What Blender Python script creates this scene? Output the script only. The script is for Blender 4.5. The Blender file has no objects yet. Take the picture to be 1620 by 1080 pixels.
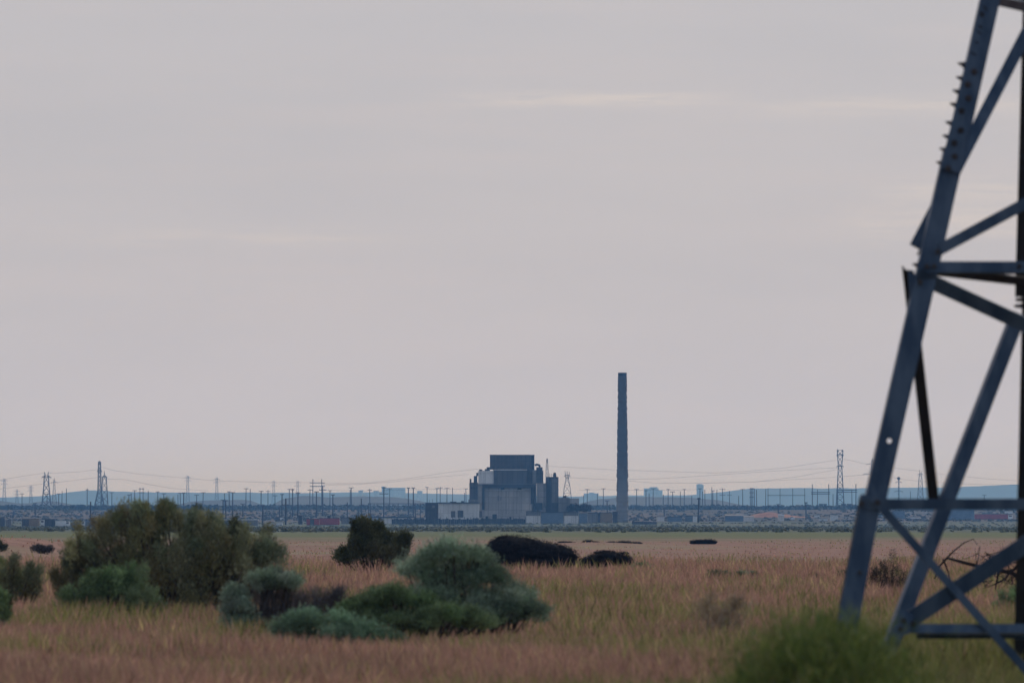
import bpy, math, random
import numpy as np
from mathutils import Vector, Matrix
R = math.radians
rng = np.random.default_rng(7)
random.seed(7)
S = bpy.context.scene
COL = S.collection

# ------------------------------------------------------------------ camera, sky, sun, exposure
FPX, CX, YH, CAMZ = 12000.0, 810.0, 815.0, 1.8      # focal length in photo pixels, principal column, horizon row, eye height
cd = bpy.data.cameras.new('camera'); cam = bpy.data.objects.new('camera', cd); COL.objects.link(cam)
cam.location = (0, 0, CAMZ)
cam.rotation_euler = (R(90) + math.atan((YH - 540) / FPX), 0, 0)
cd.sensor_width = 36; cd.lens = FPX / 1620 * 36
cd.clip_start = 1; cd.clip_end = 60000
cd.dof.use_dof = True; cd.dof.focus_distance = 2600; cd.dof.aperture_fstop = 7.2
S.camera = cam
S.view_settings.view_transform = 'Standard'; S.view_settings.look = 'None'
S.view_settings.exposure = 0.0; S.view_settings.gamma = 1.0
S.cycles.use_denoising = True
S.cycles.max_bounces = 6; S.cycles.volume_bounces = 0
S.cycles.sample_clamp_indirect = 4

SUN_EL, SUN_AZ = 42.0, 30.0      # degrees; azimuth clockwise from straight ahead
W = bpy.data.worlds.new('World'); S.world = W; W.use_nodes = True
nt = W.node_tree; nt.nodes.clear()
def N(t, **kw):
    n = nt.nodes.new(t)
    for k, v in kw.items(): setattr(n, k, v)
    return n
def L(a, b): nt.links.new(a, b)
def mth(op, a, b=None, c=None, clamp=False):
    n = nt.nodes.new('ShaderNodeMath'); n.operation = op; n.use_clamp = clamp
    for i, v in enumerate((a, b, c)):
        if v is None: continue
        if isinstance(v, (int, float)): n.inputs[i].default_value = v
        else: nt.links.new(v, n.inputs[i])
    return n.outputs[0]
def mixc(f, a, b, mode='MIX'):
    n = nt.nodes.new('ShaderNodeMix'); n.data_type = 'RGBA'; n.blend_type = mode
    for i, v in ((0, f), (6, a), (7, b)):
        if isinstance(v, (int, float)): n.inputs[i].default_value = v
        elif isinstance(v, tuple): n.inputs[i].default_value = (*v, 1) if len(v) == 3 else v
        else: nt.links.new(v, n.inputs[i])
    return n.outputs[2]
def maprange(v, a, b, c=0.0, d=1.0, smooth=True):
    n = nt.nodes.new('ShaderNodeMapRange'); n.interpolation_type = 'SMOOTHSTEP' if smooth else 'LINEAR'
    nt.links.new(v, n.inputs[0])
    for i, x in enumerate((a, b, c, d)): n.inputs[i + 1].default_value = x
    return n.outputs[0]
def noise(vec, scale, detail=4.0, rough=.5):
    n = nt.nodes.new('ShaderNodeTexNoise'); n.inputs['Scale'].default_value = scale
    n.inputs['Detail'].default_value = detail; n.inputs['Roughness'].default_value = rough
    if vec is not None: nt.links.new(vec, n.inputs['Vector'])
    return n.outputs['Fac']
def stretch(vec, sx, sy, sz):
    n = nt.nodes.new('ShaderNodeMapping'); n.inputs['Scale'].default_value = (sx, sy, sz)
    nt.links.new(vec, n.inputs['Vector']); return n.outputs[0]

tc = N('ShaderNodeTexCoord'); dirv = tc.outputs['Generated']
sep = N('ShaderNodeSeparateXYZ'); L(dirv, sep.inputs[0])
sky = N('ShaderNodeTexSky', sky_type='NISHITA', sun_disc=False, sun_elevation=R(SUN_EL), sun_rotation=R(SUN_AZ), air_density=1.0, dust_density=2.0)
front = maprange(sep.outputs['Y'], -0.3, 0.85)
over = mixc(front, (2.6, 3.35, 4.7), (5.12, 4.95, 5.37))          # cloud sheet: bright towards the sun, blue-grey away from it
hi = maprange(sep.outputs['Z'], 0.0, 0.075)
over = mixc(hi, mixc(0.5, over, (5.7, 5.35, 5.65)), over)              # warmer, brighter band low down
soft = noise(stretch(dirv, 14, 14, 70), 1.0, 4, .55)
over = mixc(maprange(soft, .35, .7, 0, .36), over, (4.4, 4.42, 4.98))
soft2 = noise(stretch(dirv, 9, 9, 95), 1.7, 5, .6)
over = mixc(maprange(soft2, .45, .75, 0, .5), over, (5.6, 5.15, 5.4))
low = mth('POWER', 2.718, mth('DIVIDE', sep.outputs['Z'], -.012))
over = mixc(mth('MULTIPLY', mth('MINIMUM', low, 1.0), .9), over, (6.0, 6.6, 9.0))      # strip brightened along the horizon, added to offset the haze before it
# thin streaks of higher cloud
wob = noise(stretch(dirv, 30, 30, 8), 1.0, 3, .6)
def streak(z0, hw, x0, x1, x2, x3, amt, w=.0022):
    zc = mth('ADD', sep.outputs['Z'], mth('MULTIPLY', mth('SUBTRACT', wob, .5), w))
    q = mth('DIVIDE', mth('SUBTRACT', zc, z0), hw)
    g = mth('POWER', 2.718, mth('MULTIPLY', mth('MULTIPLY', q, q), -1.0))
    m = mth('MULTIPLY', maprange(sep.outputs['X'], x0, x1), maprange(sep.outputs['X'], x2, x3, 1, 0))
    t = maprange(noise(stretch(dirv, 60, 60, 900), 1.0, 5, .65), .3, .65)
    return mth('MULTIPLY', mth('MULTIPLY', g, m), mth('MULTIPLY', t, amt))
for args in ((.0548, .0009, -.02, .008, .02, .034, .75), (.0537, .0013, .02, .045, .06, .08, .5),
             (.0365, .0012, -.07, -.04, -.03, -.005, .4), (.0428, .0012, .04, .06, .075, .09, .6), (.0385, .0026, .035, .055, .085, .1, .55)):
    over = mixc(streak(*args), over, (6.7, 6.0, 5.75))
skyc = mixc(0.9, sky.outputs[0], over)
bg = N('ShaderNodeBackground'); bg.inputs[1].default_value = 0.1
L(skyc, bg.inputs[0]); wo = N('ShaderNodeOutputWorld'); L(bg.outputs[0], wo.inputs[0])

sl = bpy.data.lights.new('sun', 'SUN'); so = bpy.data.objects.new('sun', sl); COL.objects.link(so)
sl.energy = 1.5; sl.angle = R(12); sl.color = (1, .93, .86)
v = Vector((math.sin(R(SUN_AZ)) * math.cos(R(SUN_EL)), math.cos(R(SUN_AZ)) * math.cos(R(SUN_EL)), math.sin(R(SUN_EL))))
so.rotation_euler = v.to_track_quat('Z', 'Y').to_euler(); so.location = (0, 0, 50)

# ------------------------------------------------------------------ materials
MATS = {}
def newmat(name):
    global nt
    m = bpy.data.materials.new(name); m.use_nodes = True; nt = m.node_tree
    MATS[name] = m
    b = nt.nodes['Principled BSDF']; return m, b
def surf(name, c0, c1, scale=3.0, rough=.8, metal=0.0, bump=0.0, st=(1, 1, 1), detail=5.0, spec=.3, lo=.35, hi=.65):
    m, b = newmat(name)
    tcn = nt.nodes.new('ShaderNodeTexCoord')
    f = noise(stretch(tcn.outputs['Object'], *st), scale, detail, .6)
    L(mixc(maprange(f, lo, hi), c0, c1), b.inputs['Base Color'])
    b.inputs['Roughness'].default_value = rough; b.inputs['Metallic'].default_value = metal
    b.inputs['Specular IOR Level'].default_value = spec
    if bump:
        bn = nt.nodes.new('ShaderNodeBump'); bn.inputs['Strength'].default_value = bump; bn.inputs['Distance'].default_value = .05
        L(f, bn.inputs['Height']); L(bn.outputs[0], b.inputs['Normal'])
    return m
def leafmat(name, trans=.3):
    m, b = newmat(name)
    a = nt.nodes.new('ShaderNodeAttribute'); a.attribute_name = 'tint'
    L(a.outputs['Color'], b.inputs['Base Color']); b.inputs['Roughness'].default_value = .75; b.inputs['Specular IOR Level'].default_value = .2
    t = nt.nodes.new('ShaderNodeBsdfTranslucent'); L(a.outputs['Color'], t.inputs[0])
    mx = nt.nodes.new('ShaderNodeMixShader'); mx.inputs[0].default_value = trans
    L(b.outputs[0], mx.inputs[1]); L(t.outputs[0], mx.inputs[2]); L(mx.outputs[0], nt.nodes['Material Output'].inputs[0])
    return m
leaf = leafmat('leaf', .14); grassm = leafmat('dry_grass', .35)
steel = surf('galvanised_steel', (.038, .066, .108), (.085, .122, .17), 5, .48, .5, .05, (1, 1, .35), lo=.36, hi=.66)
shadesteel = surf('shaded_steel', (.016, .015, .015), (.032, .028, .026), 5, .75, .2, .05, (1, 1, .4))  # near-black copy of the steel, shade of turned-away members put into its colour
leafstem = surf('green_stem', (.08, .10, .03), (.13, .14, .05), 20, .9)
strawtwig = surf('straw_stalk', (.38, .29, .2), (.48, .37, .26), 20, .9)
bark = surf('bark', (.035, .028, .024), (.07, .055, .048), 20, .9)
twig = surf('grey_twig', (.09, .078, .075), (.16, .14, .135), 20, .9)
darktwig = surf('dark_wood', (.018, .013, .011), (.04, .03, .026), 20, .9)
concrete = surf('concrete', (.36, .335, .325), (.50, .47, .455), .12, .9, st=(1, 1, .25))
palewall = surf('pale_panel', (.66, .64, .64), (.78, .76, .75), .1, .8, st=(1, 1, .3))
clad = surf('dark_cladding', (.075, .068, .07), (.11, .10, .10), .3, .7, st=(1.5, 1.5, .12))
midclad = surf('grey_cladding', (.17, .16, .16), (.25, .235, .23), .25, .7, st=(1.5, 1.5, .12))
darkroof = surf('dark_roof', (.02, .02, .024), (.035, .034, .038), .5, .9)
darkmetal = surf('dark_metal', (.055, .048, .05), (.08, .072, .072), .5, .6, .3)  # plain dark metal colour for walls, rails and bolts
white = surf('white_paint', (.6, .61, .63), (.75, .75, .76), .4, .6)
rust = surf('red_paint', (.27, .035, .03), (.36, .055, .045), .5, .6)
bluepaint = surf('blue_grey_paint', (.10, .14, .20), (.15, .19, .26), .3, .6)
ochre = surf('ochre_paint', (.22, .15, .085), (.28, .2, .11), .3, .8)
polewood = surf('pole_wood', (.035, .032, .033), (.055, .05, .05), 1, .9)
lattice_m = surf('lattice_steel', (.05, .05, .06), (.08, .08, .095), 1, .6, .3)
wirem = surf('wire', (.04, .04, .045), (.06, .06, .065), 1, .6, .4)
rubber = surf('tyre_rubber', (.015, .015, .015), (.025, .025, .025), 3, .9)
stackm, b = newmat('stack_concrete')
tcn = nt.nodes.new('ShaderNodeTexCoord'); sp = nt.nodes.new('ShaderNodeSeparateXYZ'); L(tcn.outputs['Object'], sp.inputs[0])
f1 = noise(stretch(tcn.outputs['Object'], 1, 1, .35), .35, 5, .65)
dark_top = maprange(mth('ADD', sp.outputs['Z'], mth('MULTIPLY', f1, 16.0)), 14, 36)     # darker towards the top, edge broken up by noise
L(mixc(dark_top, mixc(f1, (.26, .25, .25), (.17, .165, .165)), mixc(f1, (.05, .044, .043), (.095, .085, .082))), b.inputs['Base Color']); b.inputs['Roughness'].default_value = .9
duneblack = surf('black_brush', (.006, .006, .008), (.016, .015, .018), 9, .95, bump=.6, spec=.1)
redsoil = surf('red_soil', (.24, .11, .07), (.32, .16, .10), .15, .95)
hillm = surf('hill_scrub', (.035, .04, .038), (.07, .07, .058), .006, .95, st=(1, 1, 3))

def joints(m, w, h, depth):
    """panel joints and lift lines on a wall material"""
    global nt
    nt = m.node_tree; b = nt.nodes['Principled BSDF']; src = b.inputs['Base Color'].links[0].from_socket
    tcn = nt.nodes.new('ShaderNodeTexCoord'); sp = nt.nodes.new('ShaderNodeSeparateXYZ'); L(tcn.outputs['Object'], sp.inputs[0])
    cb = nt.nodes.new('ShaderNodeCombineXYZ'); L(mth('ADD', sp.outputs['X'], sp.outputs['Y']), cb.inputs[0]); L(sp.outputs['Z'], cb.inputs[1])
    br = nt.nodes.new('ShaderNodeTexBrick'); L(cb.outputs[0], br.inputs['Vector']); br.offset = 0
    for k, v_ in (('Scale', 1.0), ('Brick Width', w), ('Row Height', h), ('Mortar Size', .16), ('Bias', 0.0)): br.inputs[k].default_value = v_
    br.inputs['Color1'].default_value = (.86, .86, .86, 1); br.inputs['Color2'].default_value = (1.1, 1.1, 1.1, 1); br.inputs['Mortar'].default_value = (depth, depth, depth, 1)
    drip = maprange(noise(stretch(tcn.outputs['Object'], .9, .9, .04), 1.0, 5, .7), .45, .75, 1.0, .6)      # run-off stains
    L(mixc(1.0, mixc(1.0, src, br.outputs['Color'], 'MULTIPLY'), drip, 'MULTIPLY'), b.inputs['Base Color'])
joints(concrete, 4.2, 2.6, .72); joints(clad, 2.1, 7.0, .6); joints(midclad, 2.4, 4.0, .65); joints(palewall, 5.0, 4.0, .84); joints(darkmetal, 1.6, 5.0, .6)

# ------------------------------------------------------------------ mesh helpers
class MB:
    def __init__(s): s.v = []; s.f = []; s.c = []
    def add(s, vs, fs):
        o = len(s.v); s.v += [tuple(p) for p in vs]; s.f += [tuple(i + o for i in f) for f in fs]
    def box(s, x0, x1, y0, y1, z0, z1):
        s.add([(x0, y0, z0), (x1, y0, z0), (x1, y1, z0), (x0, y1, z0), (x0, y0, z1), (x1, y0, z1), (x1, y1, z1), (x0, y1, z1)],
              [(0, 3, 2, 1), (4, 5, 6, 7), (0, 1, 5, 4), (1, 2, 6, 5), (2, 3, 7, 6), (3, 0, 4, 7)])
    def obox(s, o, a, b_, c):                     # corner o and three edge vectors
        o, a, b_, c = map(Vector, (o, a, b_, c))
        p = [o, o + a, o + a + b_, o + b_]
        s.add(p + [q + c for q in p], [(0, 3, 2, 1), (4, 5, 6, 7), (0, 1, 5, 4), (1, 2, 6, 5), (2, 3, 7, 6), (3, 0, 4, 7)])
    def tube(s, pts, rad, n=5):
        pts = [Vector(p) for p in pts]; k = len(pts)
        if not isinstance(rad, (list, tuple)): rad = [rad] * k
        vs = []
        for i, p in enumerate(pts):
            t = (pts[min(i + 1, k - 1)] - pts[max(i - 1, 0)]).normalized()
            u = t.cross(Vector((0, 1, 0)) if abs(t.y) < .9 else Vector((1, 0, 0))).normalized(); w = t.cross(u)
            for j in range(n):
                a = 2 * math.pi * j / n; vs.append(p + (u * math.cos(a) + w * math.sin(a)) * rad[i])
        fs = [(i * n + j, i * n + (j + 1) % n, (i + 1) * n + (j + 1) % n, (i + 1) * n + j) for i in range(k - 1) for j in range(n)]
        fs += [tuple(range(n))[::-1], tuple((k - 1) * n + j for j in range(n))]
        s.add(vs, fs)
    def prism(s, poly, y0, y1):                   # polygon of (x, z) pushed through y
        n = len(poly)
        s.add([(x, y0, z) for x, z in poly] + [(x, y1, z) for x, z in poly],
              [tuple(range(n)), tuple(range(2 * n - 1, n - 1, -1))] + [(i + n, (i + 1) % n + n, (i + 1) % n, i) for i in range(n)])
    def lathe(s, prof, n=32, c=(0, 0, 0)):
        k = len(prof)
        s.add([(c[0] + r * math.cos(2 * math.pi * j / n), c[1] + r * math.sin(2 * math.pi * j / n), c[2] + z) for r, z in prof for j in range(n)],
              [(i * n + j, i * n + (j + 1) % n, (i + 1) * n + (j + 1) % n, (i + 1) * n + j) for i in range(k - 1) for j in range(n)]
              + [tuple(range(n))[::-1], tuple((k - 1) * n + j for j in range(n))])
    def build(s, name, mat, parent=None, smooth=False, off=None):
        me = bpy.data.meshes.new(name); me.from_pydata(s.v, [], s.f); me.update()
        return link(name, me, mat, parent, smooth, off)
def link(name, me, mat, parent=None, smooth=False, off=None):
    me.materials.append(mat)
    if smooth: me.polygons.foreach_set('use_smooth', [True] * len(me.polygons))
    o = bpy.data.objects.new(name, me); COL.objects.link(o)
    if parent:
        o.parent = parent
    return o
def tag(o, label=None, cat=None, group=None, kind=None):
    for k, v in (('label', label), ('category', cat), ('group', group), ('kind', kind)):
        if v: o[k] = v
    return o
def empty(name, loc, label, cat, group=None):
    o = bpy.data.objects.new(name, None); COL.objects.link(o); o.location = loc; o.empty_display_size = .2
    return tag(o, label, cat, group)
def npmesh(name, V, F, C=None):
    """V (n,3), F (m,k) index array, C (n,3) point colour -> mesh"""
    me = bpy.data.meshes.new(name)
    me.vertices.add(len(V)); me.vertices.foreach_set('co', V.astype(np.float32).ravel())
    faces = F if isinstance(F, list) else [F]
    nl = sum(f.size for f in faces); npoly = sum(len(f) for f in faces)
    me.loops.add(nl); me.polygons.add(npoly)
    me.loops.foreach_set('vertex_index', np.concatenate([f.ravel() for f in faces]).astype(np.int32))
    tot = np.concatenate([np.full(len(f), f.shape[1]) for f in faces]); st = np.concatenate([[0], np.cumsum(tot)[:-1]])
    me.polygons.foreach_set('loop_start', st.astype(np.int32))
    if C is not None:
        a = me.attributes.new('tint', 'FLOAT_COLOR', 'POINT')
        a.data.foreach_set('color', np.concatenate([C, np.ones((len(C), 1))], 1).astype(np.float32).ravel())
    me.update(calc_edges=True); me.validate()
    return me
def at(px, py, Y): return Vector(((px - CX) / FPX * Y, Y, CAMZ + (YH - py) / FPX * Y))
# smooth value noise in numpy
_G = np.random.default_rng(3).random((256, 256))
def vnoise(x, y):
    xi = np.floor(x).astype(int); yi = np.floor(y).astype(int); fx = x - xi; fy = y - yi
    fx = fx * fx * (3 - 2 * fx); fy = fy * fy * (3 - 2 * fy); g = lambda a, b_: _G[a % 256, b_ % 256]
    return (g(xi, yi) * (1 - fx) + g(xi + 1, yi) * fx) * (1 - fy) + (g(xi, yi + 1) * (1 - fx) + g(xi + 1, yi + 1) * fx) * fy
def fbm(x, y, o=4):
    r = 0; a = .5
    for i in range(o): r = r + a * vnoise(x * 2 ** i + 17 * i, y * 2 ** i + 31 * i); a *= .5
    return r

# ------------------------------------------------------------------ ground
KY = [-400, 0, 250, 900, 1500, 2600, 3120, 3600, 4800, 5600, 9000, 30000]
KZ = [0, 0, 0, -.35, -1.1, -2.2, -1.06, -.5, 6.0, 5.5, 1.0, 1.0]
def gz(x, y):
    x = np.asarray(x, float); y = np.asarray(y, float)
    z = np.interp(y, KY, KZ)
    z = z + .10 * (fbm(x / 9, y / 14, 3) - .45) * np.clip(y / 30, 0, 1)
    z = z + .9 * np.exp(-((x + 22.5) / 4.2) ** 2 - ((y - 335) / 30) ** 2)
    z = z + .45 * np.exp(-((x - 4.2) / 2.0) ** 2 - ((y - 67.5) / 3.2) ** 2)
    z = z + .25 * np.exp(-((x - 5) / 4) ** 2 - ((y - 470) / 40) ** 2)
    return z
def depth_of_row(row, lo=900., hi=4790.):
    for _ in range(50):
        m = (lo + hi) / 2
        if YH + FPX * (CAMZ - float(np.interp(m, KY, KZ))) / m > row: lo = m
        else: hi = m
    return lo
ys = np.concatenate([np.arange(-300, 40, 10), np.arange(40, 120, 1.), np.arange(120, 420, 3.), np.geomspace(420, 19000, 160)])
t = np.linspace(-1, 1, 181); xs = 2500 * np.sinh(7 * t) / np.sinh(7)
XX, YY = np.meshgrid(xs, ys); ZZ = gz(XX, YY)
nx, ny = len(xs), len(ys); ii = np.arange(nx * ny).reshape(ny, nx)
me = npmesh('ground', np.stack([XX, YY, ZZ], -1).reshape(-1, 3), np.stack([ii[:-1, :-1], ii[:-1, 1:], ii[1:, 1:], ii[1:, :-1]], -1).reshape(-1, 4))
gm, b = newmat('dry_steppe')
geo = nt.nodes.new('ShaderNodeNewGeometry'); sp = nt.nodes.new('ShaderNodeSeparateXYZ'); L(geo.outputs['Position'], sp.inputs[0])
pos = geo.outputs['Position']
n1 = noise(stretch(pos, .05, .018, 0), 1, 5, .6); n2 = noise(stretch(pos, .8, .3, 0), 1, 5, .65); n3 = noise(stretch(pos, .012, .004, 0), 1, 5, .6)
grass_c = mixc(maprange(n2, .35, .65), (.225, .122, .09), (.30, .178, .135))
grass_c = mixc(maprange(n1, .48, .66, 0, .75), grass_c, (.24, .20, .12))
yw = mth('ADD', sp.outputs['Y'], mth('MULTIPLY', mth('SUBTRACT', n3, .5), 800.0))
green_c = mixc(maprange(n1, .40, .58), (.13, .14, .07), (.22, .155, .105))
scrub_c = mixc(maprange(n3, .4, .62), (.085, .105, .07), (.125, .13, .088))
far_c = mixc(maprange(n3, .42, .6), (.065, .062, .045), (.125, .092, .066))
c = mixc(maprange(yw, 430, 720), grass_c, green_c)
c = mixc(maprange(mth('ADD', sp.outputs['Y'], mth('MULTIPLY', mth('SUBTRACT', n1, .5), 420.0)), 640, 800), c, mixc(maprange(n2, .4, .6), (.105, .13, .055), (.145, .15, .075)))
c = mixc(maprange(yw, 950, 1150), c, scrub_c)
c = mixc(maprange(yw, 3000, 3500), c, far_c)
L(c, b.inputs['Base Color']); b.inputs['Roughness'].default_value = .95; b.inputs['Specular IOR Level'].default_value = .1
tag(link('ground', me, gm, None, True), kind='structure')

# ------------------------------------------------------------------ hills
def hill(name, Y, prof, thick, seed, extra=500):
    px = [p[0] for p in prof]; py = [p[1] for p in prof]
    n = 420; cols = np.linspace(-900, 2500, n)
    row = np.interp(cols, px, py) + 2.2 * (fbm(cols / 26 + seed, cols * 0 + seed, 4) - .47)
    x = (cols - CX) / FPX * Y; zc = CAMZ + (YH - row) / FPX * Y
    base = float(np.interp(Y, KY, KZ)) - 3
    V = []; prof_d = [(-1, 0), (-.7, .35), (-.4, .68), (-.15, .93), (0, 1), (.2, .85), (.6, .4), (1, 0)]
    for d, h in prof_d:
        wig = (fbm(x / (Y * .012) + d * 5 + seed, x * 0 + d * 3, 3) - .45) * .35 if 0 < h < 1 else 0
        V.append(np.stack([x, np.full(n, Y + d * thick) , base + (zc - base) * np.clip(h + wig * (1 - h) * 1.5, 0, .985 if h < 1 else 1)], -1))
    V = np.concatenate(V); k = len(prof_d); ii = np.arange(n * k).reshape(k, n)
    me = npmesh(name, V, np.stack([ii[:-1, :-1], ii[:-1, 1:], ii[1:, 1:], ii[1:, :-1]], -1).reshape(-1, 4))
    return tag(link(name, me, hillm, None, True), kind='structure')
hill('hills', 17800, [(-900, 788), (0, 787), (60, 785), (100, 779), (140, 775), (200, 777), (260, 779), (400, 779), (500, 779), (600, 778), (640, 779), (700, 781),
     (900, 785), (1000, 783), (1090, 783), (1140, 778), (1190, 772), (1300, 772), (1400, 771), (1500, 771), (1560, 768), (1620, 766), (2500, 770)], 700, 1)
hill('hills', 7400, [(-900, 800), (0, 792), (25, 795), (50, 796), (70, 792), (85, 792), (110, 797), (140, 803), (270, 800), (300, 794), (330, 791), (370, 790), (395, 791), (412, 797), (430, 800), (448, 789),
     (480, 784), (520, 786), (600, 785), (640, 788), (690, 797), (740, 802), (900, 800), (950, 788), (1000, 786), (1090, 786), (1140, 791), (1190, 801), (1300, 806), (2500, 806)], 500, 9)

# ------------------------------------------------------------------ vegetation builders
def sprigs(centers, dirs, cols, n_leaf, length, width, spread, up=.35):
    """thin diamond leaves around each sprig axis -> V, F, C"""
    n = len(centers); m = n * n_leaf
    c = np.repeat(centers, n_leaf, 0); d = np.repeat(dirs, n_leaf, 0); col = np.repeat(cols, n_leaf, 0)
    c = c + d * (rng.random((m, 1)) * length * 1.6) + rng.normal(0, spread, (m, 3))
    ax = d + rng.normal(0, .55, (m, 3)); ax[:, 2] += up; ax /= np.linalg.norm(ax, axis=1, keepdims=True)
    sd = np.cross(ax, rng.normal(0, 1, (m, 3))); sd /= np.linalg.norm(sd, axis=1, keepdims=True) + 1e-9
    l = length * (.6 + .8 * rng.random((m, 1))); w = width * (.6 + .8 * rng.random((m, 1)))
    V = np.stack([c, c + ax * l * .5 + sd * w * .5, c + ax * l, c + ax * l * .5 - sd * w * .5], 1).reshape(-1, 3)
    C = np.repeat(np.clip(col * (1 + rng.normal(0, .16, (m, 1))), .004, 1), 4, 0)
    return V, np.arange(4 * m).reshape(-1, 4), C
def bush(name, label, cat, d, blobs, pal, dens=1.0, leaf_l=.05, leaf_w=.013, stems=True, base=None, spiky=1.25, dead=0, group=None, stem_mat=None, n_leaf=5, clump=.20, partname='foliage', plume=1.5, dead_mat=None):
    """blobs: (column, row, radius across, radius up) in photo pixels at distance d"""
    sc = d / FPX
    bx = np.mean([b_[0] for b_ in blobs]) if base is None else base
    X0 = (bx - CX) * sc; root = Vector((X0, d, float(gz(X0, d)) - .03))
    root_o = empty(name, root, label, cat, group)
    Cn, Dn, Kn = [], [], []; st = MB()
    pal = [np.array(p) for p in pal]
    for (px, py, rx, ry) in blobs:
        c = np.array(at(px, py, d)); c[1] += rng.normal(0, .25) * rx * sc; c[2] -= .12 * ry * sc; r = np.array([rx * sc, rx * sc * .9, ry * sc])
        feathery = plume > 1.3
        nsub = max(5, int((7 if feathery else 10) * dens)); tint = pal[rng.integers(len(pal))]
        for k in range(nsub):
            u = rng.normal(0, 1, 3); u /= np.linalg.norm(u)
            if u[2] < -.45: u[2] *= -.6
            rad = .35 + .6 * rng.random() ** .7
            s = c + r * u * rad * np.array([1, 1, .82])
            if feathery:      # a spray: leaves crowded along the outer end of one branch, thinning to its tip
                ax = (s - np.array(root)) / np.array([1.3, 1.3, 1.0]); ax[0] *= .7; ax = ax / np.linalg.norm(ax) * .55 + np.array([rng.normal(0, .16), rng.normal(0, .16), .75]); ax /= np.linalg.norm(ax)
                Ls = (.62 + .5 * rng.random()) * r[2] * 1.25; ns = int(95 * dens); tt = rng.random(ns) ** .8
                off = ax * (tt - .5)[:, None] * Ls + rng.normal(0, 1, (ns, 3)) * (r[0] * .19 * (1.05 - .85 * tt) * (.7 + .5 * rng.random()))[:, None]
                lat = off - ax * (off @ ax)[:, None]
                dd = ax * .9 + lat / (np.linalg.norm(lat, axis=1, keepdims=True) + 1e-6) * .45; dd[:, 2] += .3
            else:             # a rounded puff
                ns = int(85 * dens); off = rng.normal(0, clump * (.65 + .5 * rng.random()), (ns, 3)) * r * np.array([1.25, 1.25, plume]); off[:, 2] = np.where(off[:, 2] < 0, off[:, 2] * .6, off[:, 2])
                dd = u * .6 + off / (np.linalg.norm(off, axis=1, keepdims=True) + 1e-6) * .6; dd[:, 2] += spiky
            p = s + off; dd /= np.linalg.norm(dd, axis=1, keepdims=True)
            Cn.append(p); Dn.append(dd)
            kk = tint * .45 + pal[rng.integers(len(pal))] * .55
            Kn.append(np.tile(kk * (1 + rng.normal(0, .24)), (ns, 1)))
            if stems and k % 2 == 0:
                b0 = np.array(root) + np.array([(px - bx) * sc * .35 + rng.normal(0, .05), rng.normal(0, .08), .0])
                mid = b0 * .45 + s * .55 + rng.normal(0, .05, 3) - np.array([0, 0, .06])
                R0 = .016 + .01 * rng.random()
                st.tube([b0, mid, s, s + (s - mid) * .25], [R0, R0 * .7, R0 * .4, .003], 4)
    Cn = np.concatenate(Cn); Dn = np.concatenate(Dn); Kn = np.concatenate(Kn)
    g = gz(Cn[:, 0], Cn[:, 1]); keep = Cn[:, 2] > g + .02; Cn, Dn, Kn = Cn[keep], Dn[keep], Kn[keep]
    V, F, C = sprigs(Cn, Dn, Kn, n_leaf, leaf_l, leaf_w, leaf_l * .55)
    V = V - np.array(root)
    link(partname, npmesh(partname, V, F, C), leaf, root_o)
    if dead:
        dt = MB()
        for k in range(dead):
            px, py, rx, ry = blobs[rng.integers(len(blobs))]
            e = np.array(at(px + rng.normal(0, rx * .6), py - ry * (.2 + .9 * rng.random()), d)); b0 = np.array(root) + np.array([(px - bx) * sc * .5 + rng.normal(0, .08), rng.normal(0, .1), 0])
            m_ = (b0 + e) / 2 + rng.normal(0, .05, 3)
            dt.tube([b0, m_, e], [.007, .005, .002], 3)
            for q in range(3):
                e2 = m_ + (e - m_) * rng.random() ; dt.tube([e2, e2 + rng.normal(0, .09, 3) + np.array([0, 0, .09])], [.003, .0015], 3)
        dt.v = [tuple(np.array(p) - np.array(root)) for p in dt.v]
        dt.build('dead_twigs', dead_mat or twig, root_o)
    if stems and st.v:
        st.v = [tuple(np.array(p) - np.array(root)) for p in st.v]
        st.build('stem', stem_mat or bark, root_o)
    return root_o
OLIVE = [(.20, .225, .11), (.29, .27, .13), (.13, .155, .085), (.26, .22, .115), (.24, .29, .18)]
SAGE = [(.30, .39, .27), (.23, .31, .20), (.37, .44, .33)]
GREEN = [(.15, .235, .10), (.23, .31, .15), (.10, .155, .07), (.19, .24, .13)]
BLUEG = [(.20, .30, .185), (.27, .37, .25), (.14, .22, .135)]
DARKG = [(.10, .115, .055), (.14, .14, .07), (.07, .085, .045)]
big = [(180, 850, 42, 38), (225, 828, 40, 32), (262, 825, 36, 30), (300, 838, 34, 30), (345, 850, 36, 30), (390, 868, 42, 34), (430, 885, 36, 30), (140, 880, 36, 36), (130, 900, 34, 32),
       (105, 925, 20, 26), (125, 935, 36, 30), (200, 890, 55, 42), (270, 885, 55, 45), (330, 895, 55, 45), (390, 905, 45, 38), (250, 930, 60, 38), (320, 935, 60, 36), (200, 925, 45, 35), (180, 905, 50, 34), (240, 905, 50, 36), (300, 905, 50, 36), (360, 915, 46, 34), (280, 955, 60, 22), (340, 955, 50, 20), (380, 940, 40, 26), (230, 865, 44, 34), (300, 880, 44, 34), (350, 880, 40, 30)]
bush('sagebrush', 'largest sagebrush, dark olive with ragged sprays and bare stems, left of the reactor', 'shrub', 112, big, OLIVE, 1.25, base=285, dead=60)
bush('sagebrush', 'bright green low shrub growing against the foot of the largest dark sagebrush', 'shrub', 106,
     [(120, 945, 34, 30), (165, 935, 40, 36), (205, 930, 36, 34), (150, 962, 45, 24), (215, 955, 40, 28)], GREEN, 1.1, base=170, dead=20)
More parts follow.
